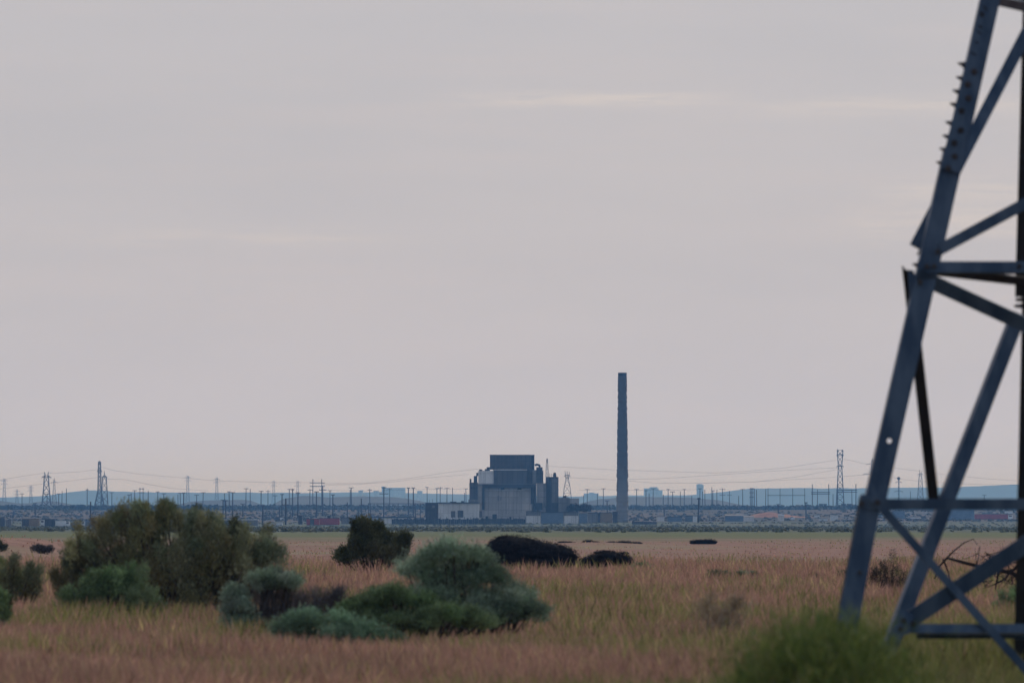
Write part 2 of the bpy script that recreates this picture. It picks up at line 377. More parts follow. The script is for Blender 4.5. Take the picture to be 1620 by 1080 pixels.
bush('sagebrush', 'pale sage shrub with two rounded heads and a mass of grey dead twigs', 'shrub', 96,
     [(434, 918, 30, 19), (420, 926, 18, 14), (452, 924, 18, 14), (374, 944, 15, 17), (380, 962, 20, 14), (384, 986, 28, 20), (368, 988, 16, 14)], SAGE, 1.2, base=420, dead=260, leaf_l=.035, leaf_w=.012, plume=1.12, spiky=.7)
bush('dead_shrub', 'heap of grey dead twigs right of the pale sage shrub with two heads', 'shrub', 98, [(465, 958, 32, 24), (500, 955, 32, 20), (530, 948, 22, 14), (450, 978, 30, 16)], [(.10, .095, .095), (.13, .12, .12)], .5, .05, .006, base=480, dead=300, stem_mat=twig)
bush('sagebrush', 'low spreading blue-green shrub in front of the round sagebrush, grass at its foot', 'shrub', 86,
     [(452, 1005, 26, 24), (490, 990, 36, 28), (535, 1000, 40, 30), (585, 1012, 36, 28), (610, 1022, 26, 20), (500, 1018, 44, 22)], BLUEG, 1.2, base=530, leaf_l=.035, leaf_w=.012, dead=20, plume=1.12, spiky=.7)
bush('sagebrush', 'low green shrub spreading left from under the tall round sagebrush', 'shrub', 92,
     [(585, 955, 34, 22), (625, 950, 40, 26), (665, 965, 40, 28), (700, 975, 36, 26), (620, 985, 44, 22), (740, 985, 34, 24), (590, 978, 34, 20), (650, 992, 40, 18), (560, 965, 20, 16)], GREEN, 1.15, base=650, leaf_l=.035, leaf_w=.012, plume=1.12, spiky=.7)
bush('sagebrush', 'tall round grey-green sagebrush in front of the black mound', 'shrub', 95,
     [(700, 878, 42, 27), (738, 886, 36, 28), (672, 905, 36, 32), (770, 918, 36, 30), (800, 945, 36, 32), (828, 968, 30, 24), (755, 958, 44, 30), (690, 945, 36, 26), (790, 978, 40, 20), (720, 975, 40, 20), (718, 922, 42, 34)],
     BLUEG + SAGE, 1.3, base=750, leaf_l=.035, leaf_w=.012, dead=70, plume=1.12, spiky=.7)
bush('sagebrush', 'dark bushy shrub with upright sprays standing alone behind the other sagebrush', 'shrub', 205,
     [(572, 848, 16, 24), (590, 850, 18, 24), (610, 862, 18, 20), (572, 872, 24, 20), (600, 878, 32, 16), (640, 870, 13, 20), (625, 880, 20, 12), (545, 884, 20, 9)], DARKG, 1.3, base=590, leaf_l=.09, leaf_w=.022, dead=60)
bush('sagebrush', 'dusky green shrub cut by the left edge of the photo', 'shrub', 118,
     [(5, 905, 30, 22), (35, 920, 34, 28), (12, 935, 40, 26), (50, 938, 22, 18), (-30, 920, 40, 34)], GREEN[2:] + OLIVE, 1.1, base=15, dead=20)
bush('sagebrush', 'small dark green shrub low in the left corner', 'shrub', 94, [(-5, 962, 22, 20), (-25, 965, 30, 28), (2, 978, 18, 14)], GREEN, 1.0, base=-12)
bush('weed_clump', 'tiny dark green weed tuft just below the large black mound', 'plant', 235, [(838, 903, 9, 5), (850, 902, 9, 7), (861, 905, 7, 4)], DARKG, .6, .08, .02)
bush('weed_clump', 'small green weed tuft right of the low black mound', 'plant', 215, [(1010, 905, 10, 8), (1020, 907, 10, 8)], GREEN, .7, .08, .02)
bush('weed_clump', 'brownish dried weed with thin stalks in the grass left of the steel tower', 'plant', 92,
     [(1125, 965, 32, 26), (1140, 985, 26, 24), (1160, 965, 22, 20)], [(.36, .27, .18), (.30, .25, .15)], .28, .04, .008, base=1135, dead=70, dead_mat=strawtwig, stem_mat=strawtwig)
bush('weed_clump', 'bare grey-brown twiggy shrub between the front leg and the slanting brace', 'plant', 150,
     [(1385, 915, 22, 20), (1405, 910, 26, 28), (1420, 925, 24, 22)], [(.09, .075, .05), (.075, .07, .045)], .3, .05, .012, base=1405, dead=90, dead_mat=bark)
bush('weed_clump', 'small dark shrub peeping out left of the tower front leg', 'plant', 190, [(1330, 918, 12, 10), (1345, 916, 14, 9), (1290, 921, 10, 5)], DARKG, .6, .07, .02)
bush('weed_clump', 'row of low olive weeds on the open field left of the tower', 'plant', 185, [(1150, 917, 16, 6), (1175, 916, 14, 6), (1200, 920, 16, 5), (1130, 915, 10, 5)], OLIVE, .5, .07, .02)
bush('sagebrush', 'pale green shrub seen through the tower beside its dark rear leg', 'shrub', 120, [(1590, 958, 20, 22), (1576, 968, 16, 12), (1612, 952, 24, 24)], GREEN, .7, base=1595, leaf_l=.04)
bush('sagebrush', 'small grey shrub lying on the grassy knoll at the left edge', 'shrub', 312, [(60, 871, 10, 5), (75, 872, 11, 5), (68, 874, 14, 4)], [(.09, .085, .08)], .6, .08, .02)
bush('sagebrush', 'small dark bush on the knoll touching the left edge', 'shrub', 310, [(0, 867, 8, 7), (-8, 865, 10, 8), (2, 871, 9, 5)], DARKG, .6, .08, .02)
# tall soft weed in front of the tower foot: many thin upright stems with leaves
def tall_weed(label, px, d, half, n, hmax):
    x0 = (px - CX) / FPX * d; root = Vector((x0, d, float(gz(x0, d)))); ro = empty('weed_clump', root, label, 'plant')
    q = np.clip(rng.normal(0, .42, n), -1.15, 1.15); x = x0 + q * half; y = d + rng.normal(0, .35, n); z = gz(x, y)
    H = hmax * (1 - .30 * np.abs(q) ** 1.3) * (.62 + .42 * rng.random(n) ** .8) * (.86 + .28 * fbm(x * 6 + 3, y * 3, 3))
    lean = np.stack([q * .18 + rng.normal(0, .16, n), rng.normal(0, .14, n)], -1); P = np.stack([x, y, z], -1); m = 7
    t_ = (.25 + .75 * rng.random((n, m)) ** .7); c = P[:, None] + np.stack([lean[:, None, 0] * t_ ** 1.5 * H[:, None], lean[:, None, 1] * t_ ** 1.5 * H[:, None], t_ * H[:, None]], -1)
    col = np.array([(.13, .185, .04), (.19, .225, .06), (.085, .135, .03), (.24, .23, .09)])[rng.choice(4, n, p=[.4, .25, .25, .1])] * (1 + rng.normal(0, .15, (n, 1)))
    dirs = np.tile(np.array([0, 0, 1.0]), (n * m, 1)); dirs[:, :2] += rng.normal(0, .35, (n * m, 2))
    V, F, C = sprigs(c.reshape(-1, 3), dirs, np.repeat(col, m, 0), 2, .085, .0075, .012)
    link('foliage', npmesh('foliage', V - np.array(root), F, C), leaf, ro)
    st = MB()
    for k in range(260):
        a_ = P[k] - np.array(root); tip = np.array([lean[k, 0] * H[k], lean[k, 1] * H[k], H[k] * .95]); st.tube([a_, a_ + tip * np.array([.4, .4, .55]), a_ + tip], [.004, .003, .0015], 3)
    st.build('stem', leafstem, ro)
tall_weed('tall out-of-focus green weed hiding the foot of the tower front leg', 1306, 43, .45, 3000, 1.12)

# dead branch behind the tower
root = Vector((float(at(1560, 0, 140).x), 140, 0)); br = MB()
def branch(pts, r, d=140): br.tube([at(x, y, d + q) - root for x, y, q in pts], [r * (1 - .75 * i / (len(pts) - 1)) for i in range(len(pts))], 5)
branch([(1640, 935, 0), (1600, 905, .1), (1560, 898, 0), (1520, 888, -.1), (1498, 882, 0), (1486, 895, 0), (1478, 915, 0)], .05)
branch([(1498, 882, 0), (1510, 870, 0), (1525, 858, .1), (1540, 852, 0), (1546, 862, .1)], .018)
branch([(1600, 905, .1), (1612, 890, 0), (1625, 880, 0)], .03)
branch([(1600, 900, .1), (1590, 915, 0), (1570, 925, .1), (1555, 930, 0)], .03)
branch([(1560, 898, 0), (1566, 880, .1), (1558, 872, 0)], .025)
branch([(1580, 902, 0), (1575, 925, 0), (1572, 950, 0)], .025)
branch([(1492, 884, 0), (1500, 905, .2), (1506, 930, .2)], .02)
for k in range(55):
    x, y = 1545 + rng.random() * 80, 880 + rng.random() * 45; branch([(x, y, rng.normal(0, .2)), (x + rng.normal(0, 10), y - 6 + rng.normal(0, 8), rng.normal(0, .2)), (x + rng.normal(0, 18), y + rng.normal(0, 14), 0)], .012)
o = br.build('fallen_branch', darktwig); o.location = root
tag(o, 'dark dead branch with a curling tip sprawled behind the steel tower', 'branch')

# black mounds
def mound(label, d, domes, ragged=1.0, cat='mound'):
    sc = d / FPX; cx = np.mean([q[0] for q in domes]); root = Vector(((cx - CX) * sc, d, float(gz((cx - CX) * sc, d))))
    ro = empty('dark_mound', root, label, cat); V, Fc, nv = [], [], 0; Cn, Dn = [], []
    for (px, py, rx, ry) in domes:
        c = np.array(at(px, py, d)); r = np.array([rx * sc, max(rx * sc * .8, .25) if ry > 6 else rx * sc * .4, ry * sc]); nu, nw = 40, 20
        u, w = np.meshgrid(np.linspace(0, 2 * np.pi, nu, endpoint=False), np.linspace(.02, np.pi - .02, nw))
        dirs = np.stack([np.cos(u) * np.sin(w), np.sin(u) * np.sin(w), np.cos(w)], -1).reshape(-1, 3)
        lump = 1 + .10 * (fbm(dirs[:, 0] * 9 + px, dirs[:, 2] * 9 + dirs[:, 1] * 7 + 40, 3) - .45) * 2 + .26 * (fbm(dirs[:, 0] * 3 + px, dirs[:, 2] * 3 + dirs[:, 1] * 2 + 40, 4) - .47) * 2
        P = c + r * .93 * dirs * lump[:, None]; ii = np.arange(nu * nw).reshape(nw, nu); jj = np.roll(ii, -1, 1)
        V.append(P); Fc.append(np.stack([ii[:-1], ii[1:], jj[1:], jj[:-1]], -1).reshape(-1, 4) + nv); nv += len(P)
        n = int(700 * ragged * max(.6, rx / 45)); s = rng.normal(0, 1, (n, 3)); s /= np.linalg.norm(s, axis=1, keepdims=True); s[:, 2] = np.abs(s[:, 2])
        Cn.append(c + r * s * (.94 + .06 * rng.random((n, 1)))); s = s + rng.normal(0, .7, s.shape); Dn.append(s / np.linalg.norm(s, axis=1, keepdims=True))
    link('mound_core', npmesh('mound_core', np.concatenate(V) - np.array(root), np.concatenate(Fc)), duneblack, ro, True)
    Cn = np.concatenate(Cn); Dn = np.concatenate(Dn)
    V, F, C = sprigs(Cn, Dn, np.tile(np.array([.014, .013, .015]), (len(Cn), 1)), 4, .032, .014, .012)
    link('brush', npmesh('brush', V - np.array(root), F, C), leaf, ro)
mound('largest black rounded mound, humped, on the dry field right of the round sagebrush', 222,
      [(800, 874, 34, 27), (820, 874, 46, 27), (850, 880, 48, 25), (880, 883, 36, 21), (778, 882, 14, 20), (838, 892, 66, 14)])
mound('low black mound with ragged top just right of the largest black mound', 220,
      [(945, 888, 22, 11), (962, 884, 22, 12), (984, 888, 16, 10), (928, 892, 16, 8)])
mound('ragged dark brush strip above the low black mound', 370, [(952, 874, 12, 3), (966, 875.5, 9, 2.8), (986, 877, 9, 4)], .6)
mound('thin dark strip at the crest of the largest black mound', 500, [(893, 858, 11, 1.8), (904, 859, 7, 1.6)], .5)
mound('short dark clump on the field between the two mounds and the stack', 500, [(930, 857.5, 9, 3.4), (940, 858.5, 8, 2)], .5)
mound('long thin dark strip on the field below the tall stack', 495, [(968, 858.5, 9, 1.8), (988, 858, 12, 2.6), (1005, 859, 11, 1.8)], .5)
mound('oval black mound alone on the far field right of the stack', 515, [(1104, 857.5, 14, 4.2), (1120, 857.5, 15, 5.2)], .6)

# ------------------------------------------------------------------ dry grass (nobody could count it)
def grass_patch(nclump, d0, d1, blades, h, w, name, spread=.14, xm=1.65):
    u = 1 / d1 + (1 / d0 - 1 / d1) * rng.random(nclump); d = 1 / u
    x = (rng.random(nclump) * 2 - 1) * xm * 810 / FPX * d + rng.normal(0, .6, nclump)
    greeny = fbm(x / 2.6 + 5, d / 9 + 3, 3); tall = fbm(x / 1.5 + 60, d / 3, 3)
    right = np.clip((x / d * FPX + CX - 1080) / 260, 0, 1) * np.clip((98 - d) / 26, 0, 1)
    g = np.clip((greeny - .47) / .12, 0, 1) * .7
    g = np.maximum(g, right * .95); g = np.maximum(g, np.clip((d - 430) / 180, 0, .8))
    g = np.maximum(g, .75 * np.clip((fbm(x / 1.6 + 9, d / 8 + 7, 3) - .42) / .1, 0, 1) * np.clip((x / d * FPX + 810 - 800) / 120, 0, 1) * np.clip((170 - d) / 40, 0, 1))
    P = np.stack([x, d, gz(x, d)], -1)
    m = nclump * blades; P = np.repeat(P, blades, 0); g = np.repeat(g, blades); tl = np.repeat(tall, blades); rt = np.repeat(right, blades)
    P[:, :2] += rng.normal(0, spread, (m, 2))
    H = h * (.55 + .9 * rng.random(m)) * (.6 + .85 * tl) * (1 + .05 * rt + .25 * g * (1 - rt))
    lean = rng.normal(0, .24, (m, 2)); ang = rng.random(m) * np.pi; sd = np.stack([np.cos(ang), np.sin(ang), ang * 0], -1) * (1 + .9 * (rng.random(m) < .4))[:, None] * (w * (.7 + .6 * rng.random(m)))[:, None]
    top = P + np.stack([lean[:, 0] * H, lean[:, 1] * H, H], -1); mid = P + np.stack([lean[:, 0] * H * .5, lean[:, 1] * H * .5, H * .7], -1)
    V = np.stack([P - sd * .4, P + sd * .4, mid + sd, mid - sd, top], 1).reshape(-1, 3)
    i = np.arange(m)[:, None] * 5
    straw = np.array([.46, .288, .203]); rose = np.array([.36, .197, .15]); gold = np.array([.48, .37, .17]); gr = np.array([.23, .235, .075]); dg = np.array([.14, .175, .05])
    a = rng.random(m)[:, None]; C = straw * a + rose * (1 - a); k = (rng.random(m) < .12)[:, None]; C = np.where(k, gold, C)
    gc = np.where((rng.random(m) < .5)[:, None], gr, dg * .5 + gold * .4); C = np.where((rng.random(m) < g)[:, None], gc, C)
    C = np.clip(C * (1 + rng.normal(0, .22, (m, 1))) * np.repeat((.86 + .46 * rng.random(nclump)) * (.72 + .56 * fbm(x / 1.2 + 31, d / 4.5 + 11, 3)), blades)[:, None], .01, 1)
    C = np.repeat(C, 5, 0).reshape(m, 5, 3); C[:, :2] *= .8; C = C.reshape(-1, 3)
    me = npmesh(name, V, [i + np.array([[0, 1, 2, 3]]), i + np.array([[3, 2, 4]])], C)
    tag(link(name, me, grassm), 'pinkish dry cheatgrass with yellow-green patches covering the field', 'grass', kind='stuff')
grass_patch(86000, 44, 260, 12, .36, .0056, 'grass', .17)
grass_patch(2500, 230, 600, 7, .08, .016, 'grass', .5)

# scrub and tree band, each one mass
def scrub(name, n, y0, y1, h, tints, label, xm=1.25, wid=1.2):
    """low rounded shrubs, each a ragged tuft of leaf faces"""
    d = y0 + (y1 - y0) * rng.random(n) ** .9; x = (rng.random(n) * 2 - 1) * xm * 820 / FPX * d
    keep = fbm(x / 40, d / 120, 3) + .25 * rng.random(n) > (.52 if n < 9000 or y0 < 2000 else .42); x, d = x[keep], d[keep]; n = len(x)
    P = np.stack([x, d, gz(x, d)], -1); hh = h * (.45 + .9 * rng.random(n)); k = 22
    c = np.repeat(P, k, 0); H = np.repeat(hh, k); u = rng.normal(0, 1, (n * k, 3)); u /= np.linalg.norm(u, axis=1, keepdims=True); u[:, 2] = np.abs(u[:, 2])
    c = c + u * np.stack([H * wid, H * wid, H], -1) * (.35 + .5 * rng.random((n * k, 1)))
    tint = np.array(tints)[rng.integers(len(tints), size=n)] * (1 + rng.normal(0, .15, (n, 1))); col = np.repeat(tint, k, 0)
    a = rng.normal(0, 1, (n * k, 3)); a /= np.linalg.norm(a, axis=1, keepdims=True); b_ = np.cross(a, u); b_ /= np.linalg.norm(b_, axis=1, keepdims=True) + 1e-9
    s = (H * .42)[:, None]; V = np.stack([c - a * s, c + b_ * s, c + a * s, c - b_ * s], 1).reshape(-1, 3)
    me = npmesh(name, V, np.arange(4 * n * k).reshape(-1, 4), np.repeat(np.clip(col, .005, 1), 4, 0))
    tag(link(name, me, leaf), label, 'scrub', kind='stuff')
scrub('scrub', 9000, 1050, 3080, .5, [(.16, .175, .12), (.15, .165, .115), (.17, .17, .12), (.13, .145, .10)], 'band of low grey-green sage scrub across the plain before the plant')
scrub('scrub', 5500, 3300, 4650, .9, [(.08, .08, .058), (.10, .088, .064), (.07, .075, .055)], 'dark scrub scattered over the rising ground behind the plant')
scrub('treeline', 3600, 4660, 4860, 2.3, [(.03, .036, .028), (.04, .045, .033)], 'low dark line of brush along the rise before the blue hills', wid=2.2)



# ------------------------------------------------------------------ the plant: reactor building, stack and low buildings
def pxbox(mb, x0, x1, r0, r1, Y, dep, Yref=None, ground=False):
    """box whose front face fills columns x0..x1, rows r0..r1 at distance Y"""
    a, c = at(x0, r1, Y), at(x1, r0, Y)
    mb.box(a.x, c.x, Y, Y + dep, (float(gz((a.x + c.x) / 2, Y)) - .6 if ground else a.z), c.z)
def grp(name, label, cat, px, Y, group=None):
    x = float(at(px, 0, Y).x); return empty(name, (x, Y, float(gz(x, Y))), label, cat, group)
def piece(root, name, mat, *boxes, ground=False, parent=None):
    mb = MB()
    for b_ in boxes: pxbox(mb, *b_, ground=ground)
    o = Vector(root.location); mb.v = [tuple(Vector(p) - o) for p in mb.v]
    ob = mb.build(name, mat, parent or root); return ob
YP = depth_of_row(826.5)
rb = grp('reactor_building', 'huge stepped windowless reactor building, dark and blocky, left of the tall stack', 'building', 805, YP)
fb = piece(rb, 'front_block', concrete, (766, 841, 771, 830, YP, 20), ground=True)
piece(rb, 'roof_canopy', darkroof, (763, 845, 765.6, 771.4, YP - 2.2, 22), (762.3, 766.4, 771.45, 806, YP - 1.9, 1.85), (839.5, 845, 771.45, 797, YP - 1.4, 6), parent=fb)
piece(rb, 'vent', darkroof, (792, 798, 771.5, 774.2, YP - 1.2, 1.15), parent=fb)
piece(rb, 'vent', darkroof, (819, 825, 771.5, 773.9, YP - 1.2, 1.15), parent=fb)
piece(rb, 'wall_band', palewall, (767, 830, 774.2, 775.6, YP - .12, .1), parent=fb)
for x0, x1, r0, r1 in ((787, 790, 784, 792), (791, 793, 786, 791), (800, 801.2, 776, 812), (817, 818, 776, 812), (824, 825, 778, 810)):
    piece(rb, 'wall_panel', midclad, (x0, x1, r0, r1, YP - .1, .08), parent=fb)
mid = piece(rb, 'middle_block', concrete, (756, 842, 765.3, 830, YP + 8, 30), ground=True)
piece(rb, 'side_bay', midclad, (842.05, 848.5, 743, 830, YP + 12, 26), ground=True)
ub = piece(rb, 'upper_block', clad, (781, 833.5, 743.6, 770, YP + 9, 26))
piece(rb, 'parapet', palewall, (780, 834, 742.2, 743.5, YP + 8.8, 26.5), parent=ub)
piece(rb, 'pale_panel', palewall, (756.6, 780.9, 744.3, 765.2, YP + 9.5, 24))
piece(rb, 'shaft', darkmetal, (833.6, 841.9, 739, 765.2, YP + 13, 20))
tb = piece(rb, 'top_block', darkmetal, (775, 840.5, 719.8, 742.1, YP + 14, 20))
piece(rb, 'roof_edge', darkroof, (774.6, 845.8, 719.0, 719.75, YP + 13.8, 21), parent=tb)
piece(rb, 'end_bay', darkroof, (840.6, 845.4, 720.2, 743, YP + 15, 18))
for x0, x1, r0 in ((770, 774.9, 738.5), (767, 769.9, 741.5), (758, 763, 742.2)): piece(rb, 'roof_box', darkroof, (x0, x1, r0, 744.2, YP + 14, 6))
piece(rb, 'left_block', clad, (742.6, 755.9, 762.8, 789.5, YP + 12, 20))
piece(rb, 'left_block', midclad, (741, 755.9, 789.6, 830, YP + 11, 21), ground=True)
for x0, x1, r0, r1 in ((749.5, 755, 752.5, 762.7), (753.5, 756.5, 747.5, 752.4), (743, 745.6, 757, 762.7)): piece(rb, 'roof_box', darkroof, (x0, x1, r0, r1, YP + 14, 5))
for x0, r0, r1 in ((858.6, 744, 764), (846.4, 766, 800), (870.2, 755, 764)):
    mb = MB(); a_ = at(x0, r1, YP + 11.4) - Vector(rb.location); c_ = at(x0, r0, YP + 11.4) - Vector(rb.location); mb.tube([a_, c_], .22, 6); mb.build('pipe', darkroof, rb)
for x0 in (778, 786, 794, 802, 810, 818, 826, 834): piece(rb, 'louvre', darkroof, (x0, x0 + 4.6, 737.4, 739.2, YP + 13.86, .12), parent=tb)
piece(rb, 'walkway', darkroof, (756.2, 781, 766.2, 766.7, YP + 6.9, 1.05), parent=mid); piece(rb, 'handrail', wirem, (756.2, 781, 764.6, 764.8, YP + 6.95, .1), parent=mid)
for x0, x1, r0 in ((768, 772, 816), (779, 786, 813), (806, 809, 817), (832, 838, 814)): piece(rb, 'doorway', darkroof, (x0, x1, r0, 825, YP - .12, .1), parent=fb)
for x0 in (745, 749, 753): piece(rb, 'window', darkroof, (x0, x0 + 2, 770, 772.6, YP + 11.86, .12))
mb = MB()
for k in range(24): a_ = at(860.5, 801 - k * 1.5, YP + 12.9) - Vector(rb.location); mb.box(a_.x, a_.x + .5, 0 + a_.y, a_.y + .08, a_.z, a_.z + .1)
lo_ = at(860.5, 803, YP + 12.9) - Vector(rb.location); hi_ = at(860.5, 763, YP + 12.9) - Vector(rb.location)
for dx in (-.1, .5): mb.box(lo_.x + dx, lo_.x + dx + .1, lo_.y - .1, lo_.y - .02, lo_.z, hi_.z)
mb.build('ladder', darkroof, rb)
rt = piece(rb, 'right_block', darkmetal, (848.6, 858.3, 738.6, 764, YP + 16, 16))
pm = MB(); pts = [at(846, 735.4, YP + 20), at(850, 734.6, YP + 20), at(853, 735.4, YP + 20), at(854, 738.6, YP + 20)]
pm.tube([p - Vector(rb.location) for p in pts], .45, 6); pm.build('pipe', darkroof, rb)
piece(rb, 'tank_wall', concrete, (849, 864, 764.05, 800, YP + 13, 14))
piece(rb, 'tank_wall', concrete, (849.5, 863, 800.1, 830, YP + 13.4, 13), ground=True)
tw = piece(rb, 'right_tower', darkmetal, (864.1, 883.5, 754, 830, YP + 14, 18), ground=True)
piece(rb, 'side_stair', darkroof, (865.5, 871, 764, 815, YP + 11.5, 2.4), parent=tw)
piece(rb, 'wall_panel', midclad, (872.5, 883, 757, 795, YP + 13.85, .1), parent=tw)
piece(rb, 'roof_vent', darkroof, (875, 880, 749.5, 753.9, YP + 18, 4), (875.6, 879.4, 747.2, 749.45, YP + 18.4, 3.2), parent=tw)
piece(rb, 'low_annex', midclad, (883.6, 901, 787, 830, YP + 12, 16), ground=True)
piece(rb, 'low_annex', concrete, (901.1, 916, 787.8, 830, YP + 13, 14), ground=True)
piece(rb, 'roof_box', darkroof, (891, 896, 783.8, 786.9, YP + 14, 4))
piece(rb, 'dark_lean_to', darkroof, (846, 858, 795, 806, YP + 6, 6.5))
piece(rb, 'roof_rail', wirem, (869, 869.5, 748, 753.9, YP + 15, .15), (872, 872.5, 749, 753.9, YP + 15, .15), (869, 876, 750.5, 750.8, YP + 15.2, .1))
# mast on the reactor roof side
def lattice(name, label, px, top, base, wtop, wbase, Y, waist=None, peaks=(), arms=(), group=None, cat='pylon', r=.14, mat=None, body=None):
    """lattice pylon: legs, bracing, crossarms, peaks; widths in photo pixels"""
    mat = mat or lattice_m
    x0 = float(at(px, 0, Y).x); z0 = float(gz(x0, Y)); root = empty(name, (x0, Y, z0), label, cat, group)
    sc = Y / FPX; zt = CAMZ + (YH - top) * sc - z0
    prof = [(0, wbase * sc / 2)] + ([(CAMZ + (YH - waist[0]) * sc - z0, waist[1] * sc / 2)] if waist else []) + [(zt, wtop * sc / 2)]
    hw = lambda z: float(np.interp(z, [p[0] for p in prof], [p[1] for p in prof]))
    for sx in (-1, 1):
        for sy in (-1, 1):
            mb = MB(); mb.tube([(sx * h, sy * h, z) for z, h in prof], r, 4); mb.build('leg', mat, root)
    n = max(4, int(zt / (2.2 * max(1.2, hw(zt / 2))))); zz = np.linspace(0, zt, n + 1); mb = MB()
    for i in range(n):
        a, b_ = hw(zz[i]), hw(zz[i + 1])
        for sy in (-1, 1):
            mb.tube([(-a, sy * a, zz[i]), (b_, sy * b_, zz[i + 1])], r * .6, 3); mb.tube([(a, sy * a, zz[i]), (-b_, sy * b_, zz[i + 1])], r * .6, 3)
            mb.tube([(sy * a, -a, zz[i]), (sy * b_, b_, zz[i + 1])], r * .6, 3)
        mb.tube([(-b_, -b_, zz[i + 1]), (b_, -b_, zz[i + 1])], r * .6, 3); mb.tube([(-b_, b_, zz[i + 1]), (b_, b_, zz[i + 1])], r * .6, 3)
    mb.build('bracing', mat, root)
    for row, half in arms:
        z = CAMZ + (YH - row) * sc - z0; h = half * sc; mb = MB()
        mb.tube([(-h, 0, z), (h, 0, z)], r * .9, 4); mb.tube([(-h, 0, z), (0, 0, z + h * .3), (h, 0, z)], r * .6, 3)
        for q in (-h, h): mb.tube([(q, 0, z), (q, 0, z - .9)], r * .7, 4)
        mb.build('crossarm', mat, root)
    for dx, row in peaks:
        z = CAMZ + (YH - row) * sc - z0; mb = MB(); mb.tube([(dx * sc * .6, 0, zt - .5), (dx * sc, 0, z)], [r * 1.4, r * .8], 4); mb.build('peak', mat, root)
    return root
lattice('radio_mast', 'slim pale lattice mast rising right behind the reactor roof', 865.5, 726, 812, 1.4, 5.5, 3420, peaks=[(0, 724)], cat='mast', r=.12, waist=(744, 3.5))
# stack
X = float(at(984.6, 0, 3150).x); z0 = float(gz(X, 3150)); root = empty('stack', (X, 3150, z0), 'tall tapering concrete stack, dark at the top, right of the reactor building', 'chimney')
q = 3150 / FPX; zt = CAMZ + (YH - 589.5) * q - z0 - 1.3; prof = []
for i in range(121):
    z = -.6 + (zt + .6) * i / 120; hwp = np.interp(i / 120, [0, .1, .3, .6, .95, 1], [9.9, 9.4, 8.9, 8.1, 6.9, 6.9])
    prof.append((hwp * q + (rng.random() - .5) * .36 , z))
mb = MB(); mb.lathe(prof, 40); mb.build('shaft', stackm, root, True)
mb = MB(); mb.lathe([(6.9 * q, zt + .02), (6.95 * q, zt + .3), (6.95 * q, zt + 1.3), (5.4 * q, zt + 1.35), (5.4 * q, zt - 2)], 40); mb.build('rim', darkroof, root)
piece(root, 'base_plinth', midclad, (986, 993.5, 822, 830, 3146 - .2, 6), ground=True)
# low buildings round the plant
Yw = depth_of_row(827.5)
w = grp('low_building', 'long pale flat-roofed building at the left foot of the reactor', 'building', 725, Yw)
wl = piece(w, 'wall', palewall, (693.3, 758, 795.8, 830, Yw + 1, 14), ground=True)
piece(w, 'roof', darkroof, (692.6, 758.4, 794.2, 795.7, Yw + .4, 15))
for x0, x1, r0 in ((713.5, 720, 808), (724, 733, 807), (758.2, 762.5, 808)): piece(w, 'doorway', clad, (x0, x1, r0, 818, Yw + .85, .12), parent=wl)
for x0, x1 in ((729.5, 734), (712, 722)): piece(w, 'roof_vent', darkroof, (x0, x1, 792 if x0 > 725 else 793, 794.15, Yw + 5, 3))
w = grp('low_building', 'dark square block standing at the left end of the pale flat-roofed building', 'building', 683, Yw)
piece(w, 'wall', darkmetal, (673.5, 692.4, 795.5, 830, Yw + .6, 14), ground=True); piece(w, 'roof', darkroof, (673, 692.5, 794.6, 795.4, Yw + .3, 14.6))
piece(w, 'opening', midclad, (684, 688, 799, 803, Yw + .5, .08)); piece(w, 'antenna', wirem, (684.2, 684.6, 789, 794.5, Yw + 5, .1)); piece(w, 'antenna', wirem, (679, 679.4, 790, 794.5, Yw + 5, .1))
Yf_ = depth_of_row(828.5)
def shed(label, x0, x1, r0, base, wall=palewall, roof=darkroof, pitched=False, door=None, group=None, dep=6, lower=None, name='shed', cat='shed', roofh=1.0):
    Y = depth_of_row(base); o = grp(name, label, cat, (x0 + x1) / 2, Y, group)
    wl = piece(o, 'wall', wall, (x0, x1, r0, base + 2, Y, dep), ground=True)
    if pitched:
        a, c = at(x0 - .4, r0 - .05, Y - .3), at(x1 + .4, r0, Y); hgt = roofh * Y / FPX * 2; mb = MB(); loc = Vector(o.location); yy = dep + .6
        mb.add([p - loc for p in (Vector((a.x, a.y, a.z)), Vector((c.x, a.y, a.z)), Vector((c.x, a.y + yy, a.z)), Vector((a.x, a.y + yy, a.z)), Vector((a.x, a.y + yy / 2, a.z + hgt)), Vector((c.x, a.y + yy / 2, a.z + hgt)))],
               [(0, 1, 5, 4), (2, 3, 4, 5), (1, 2, 5), (3, 0, 4), (3, 2, 1, 0)])
        mb.build('roof', roof, o)
    else: piece(o, 'roof', roof, (x0 - .4, x1 + .4, r0 - roofh, r0 - .05, Y - .3, dep + .6))
    if door: piece(o, 'door', clad, (door[0], door[1], r0 + (base - r0) * .3, base, Y - .08, .06), parent=wl)
    if lower: piece(o, 'pale_front', palewall, (x0 + .2, x1 - .2, lower, base, Y - .1, .08), parent=wl)
    return o
shed('shed with dark upper half and pale lower front, right foot of the reactor', 832, 855, 809, 828, midclad, lower=815.5)
shed('wide dark blue-green shed standing between two pale-fronted sheds', 856, 891, 810.5, 828.3, bluepaint)
shed('pale-fronted shed below the round dark trees right of the reactor', 892, 915, 810, 828, midclad, lower=815.5)
shed('dark shed touching the right side of the pale-fronted shed near the trees', 916, 929, 811.5, 827.5, bluepaint, pitched=True)
shed('plain greyish block left of the ochre building', 929.6, 945, 811, 827, midclad)
shed('dull ochre flat-roofed building close to the left of the stack', 950, 968.5, 811, 827, ochre, roof=midclad)
shed('narrow dark box squeezed between the ochre building and the stack', 969.5, 977, 809.5, 827, darkmetal)
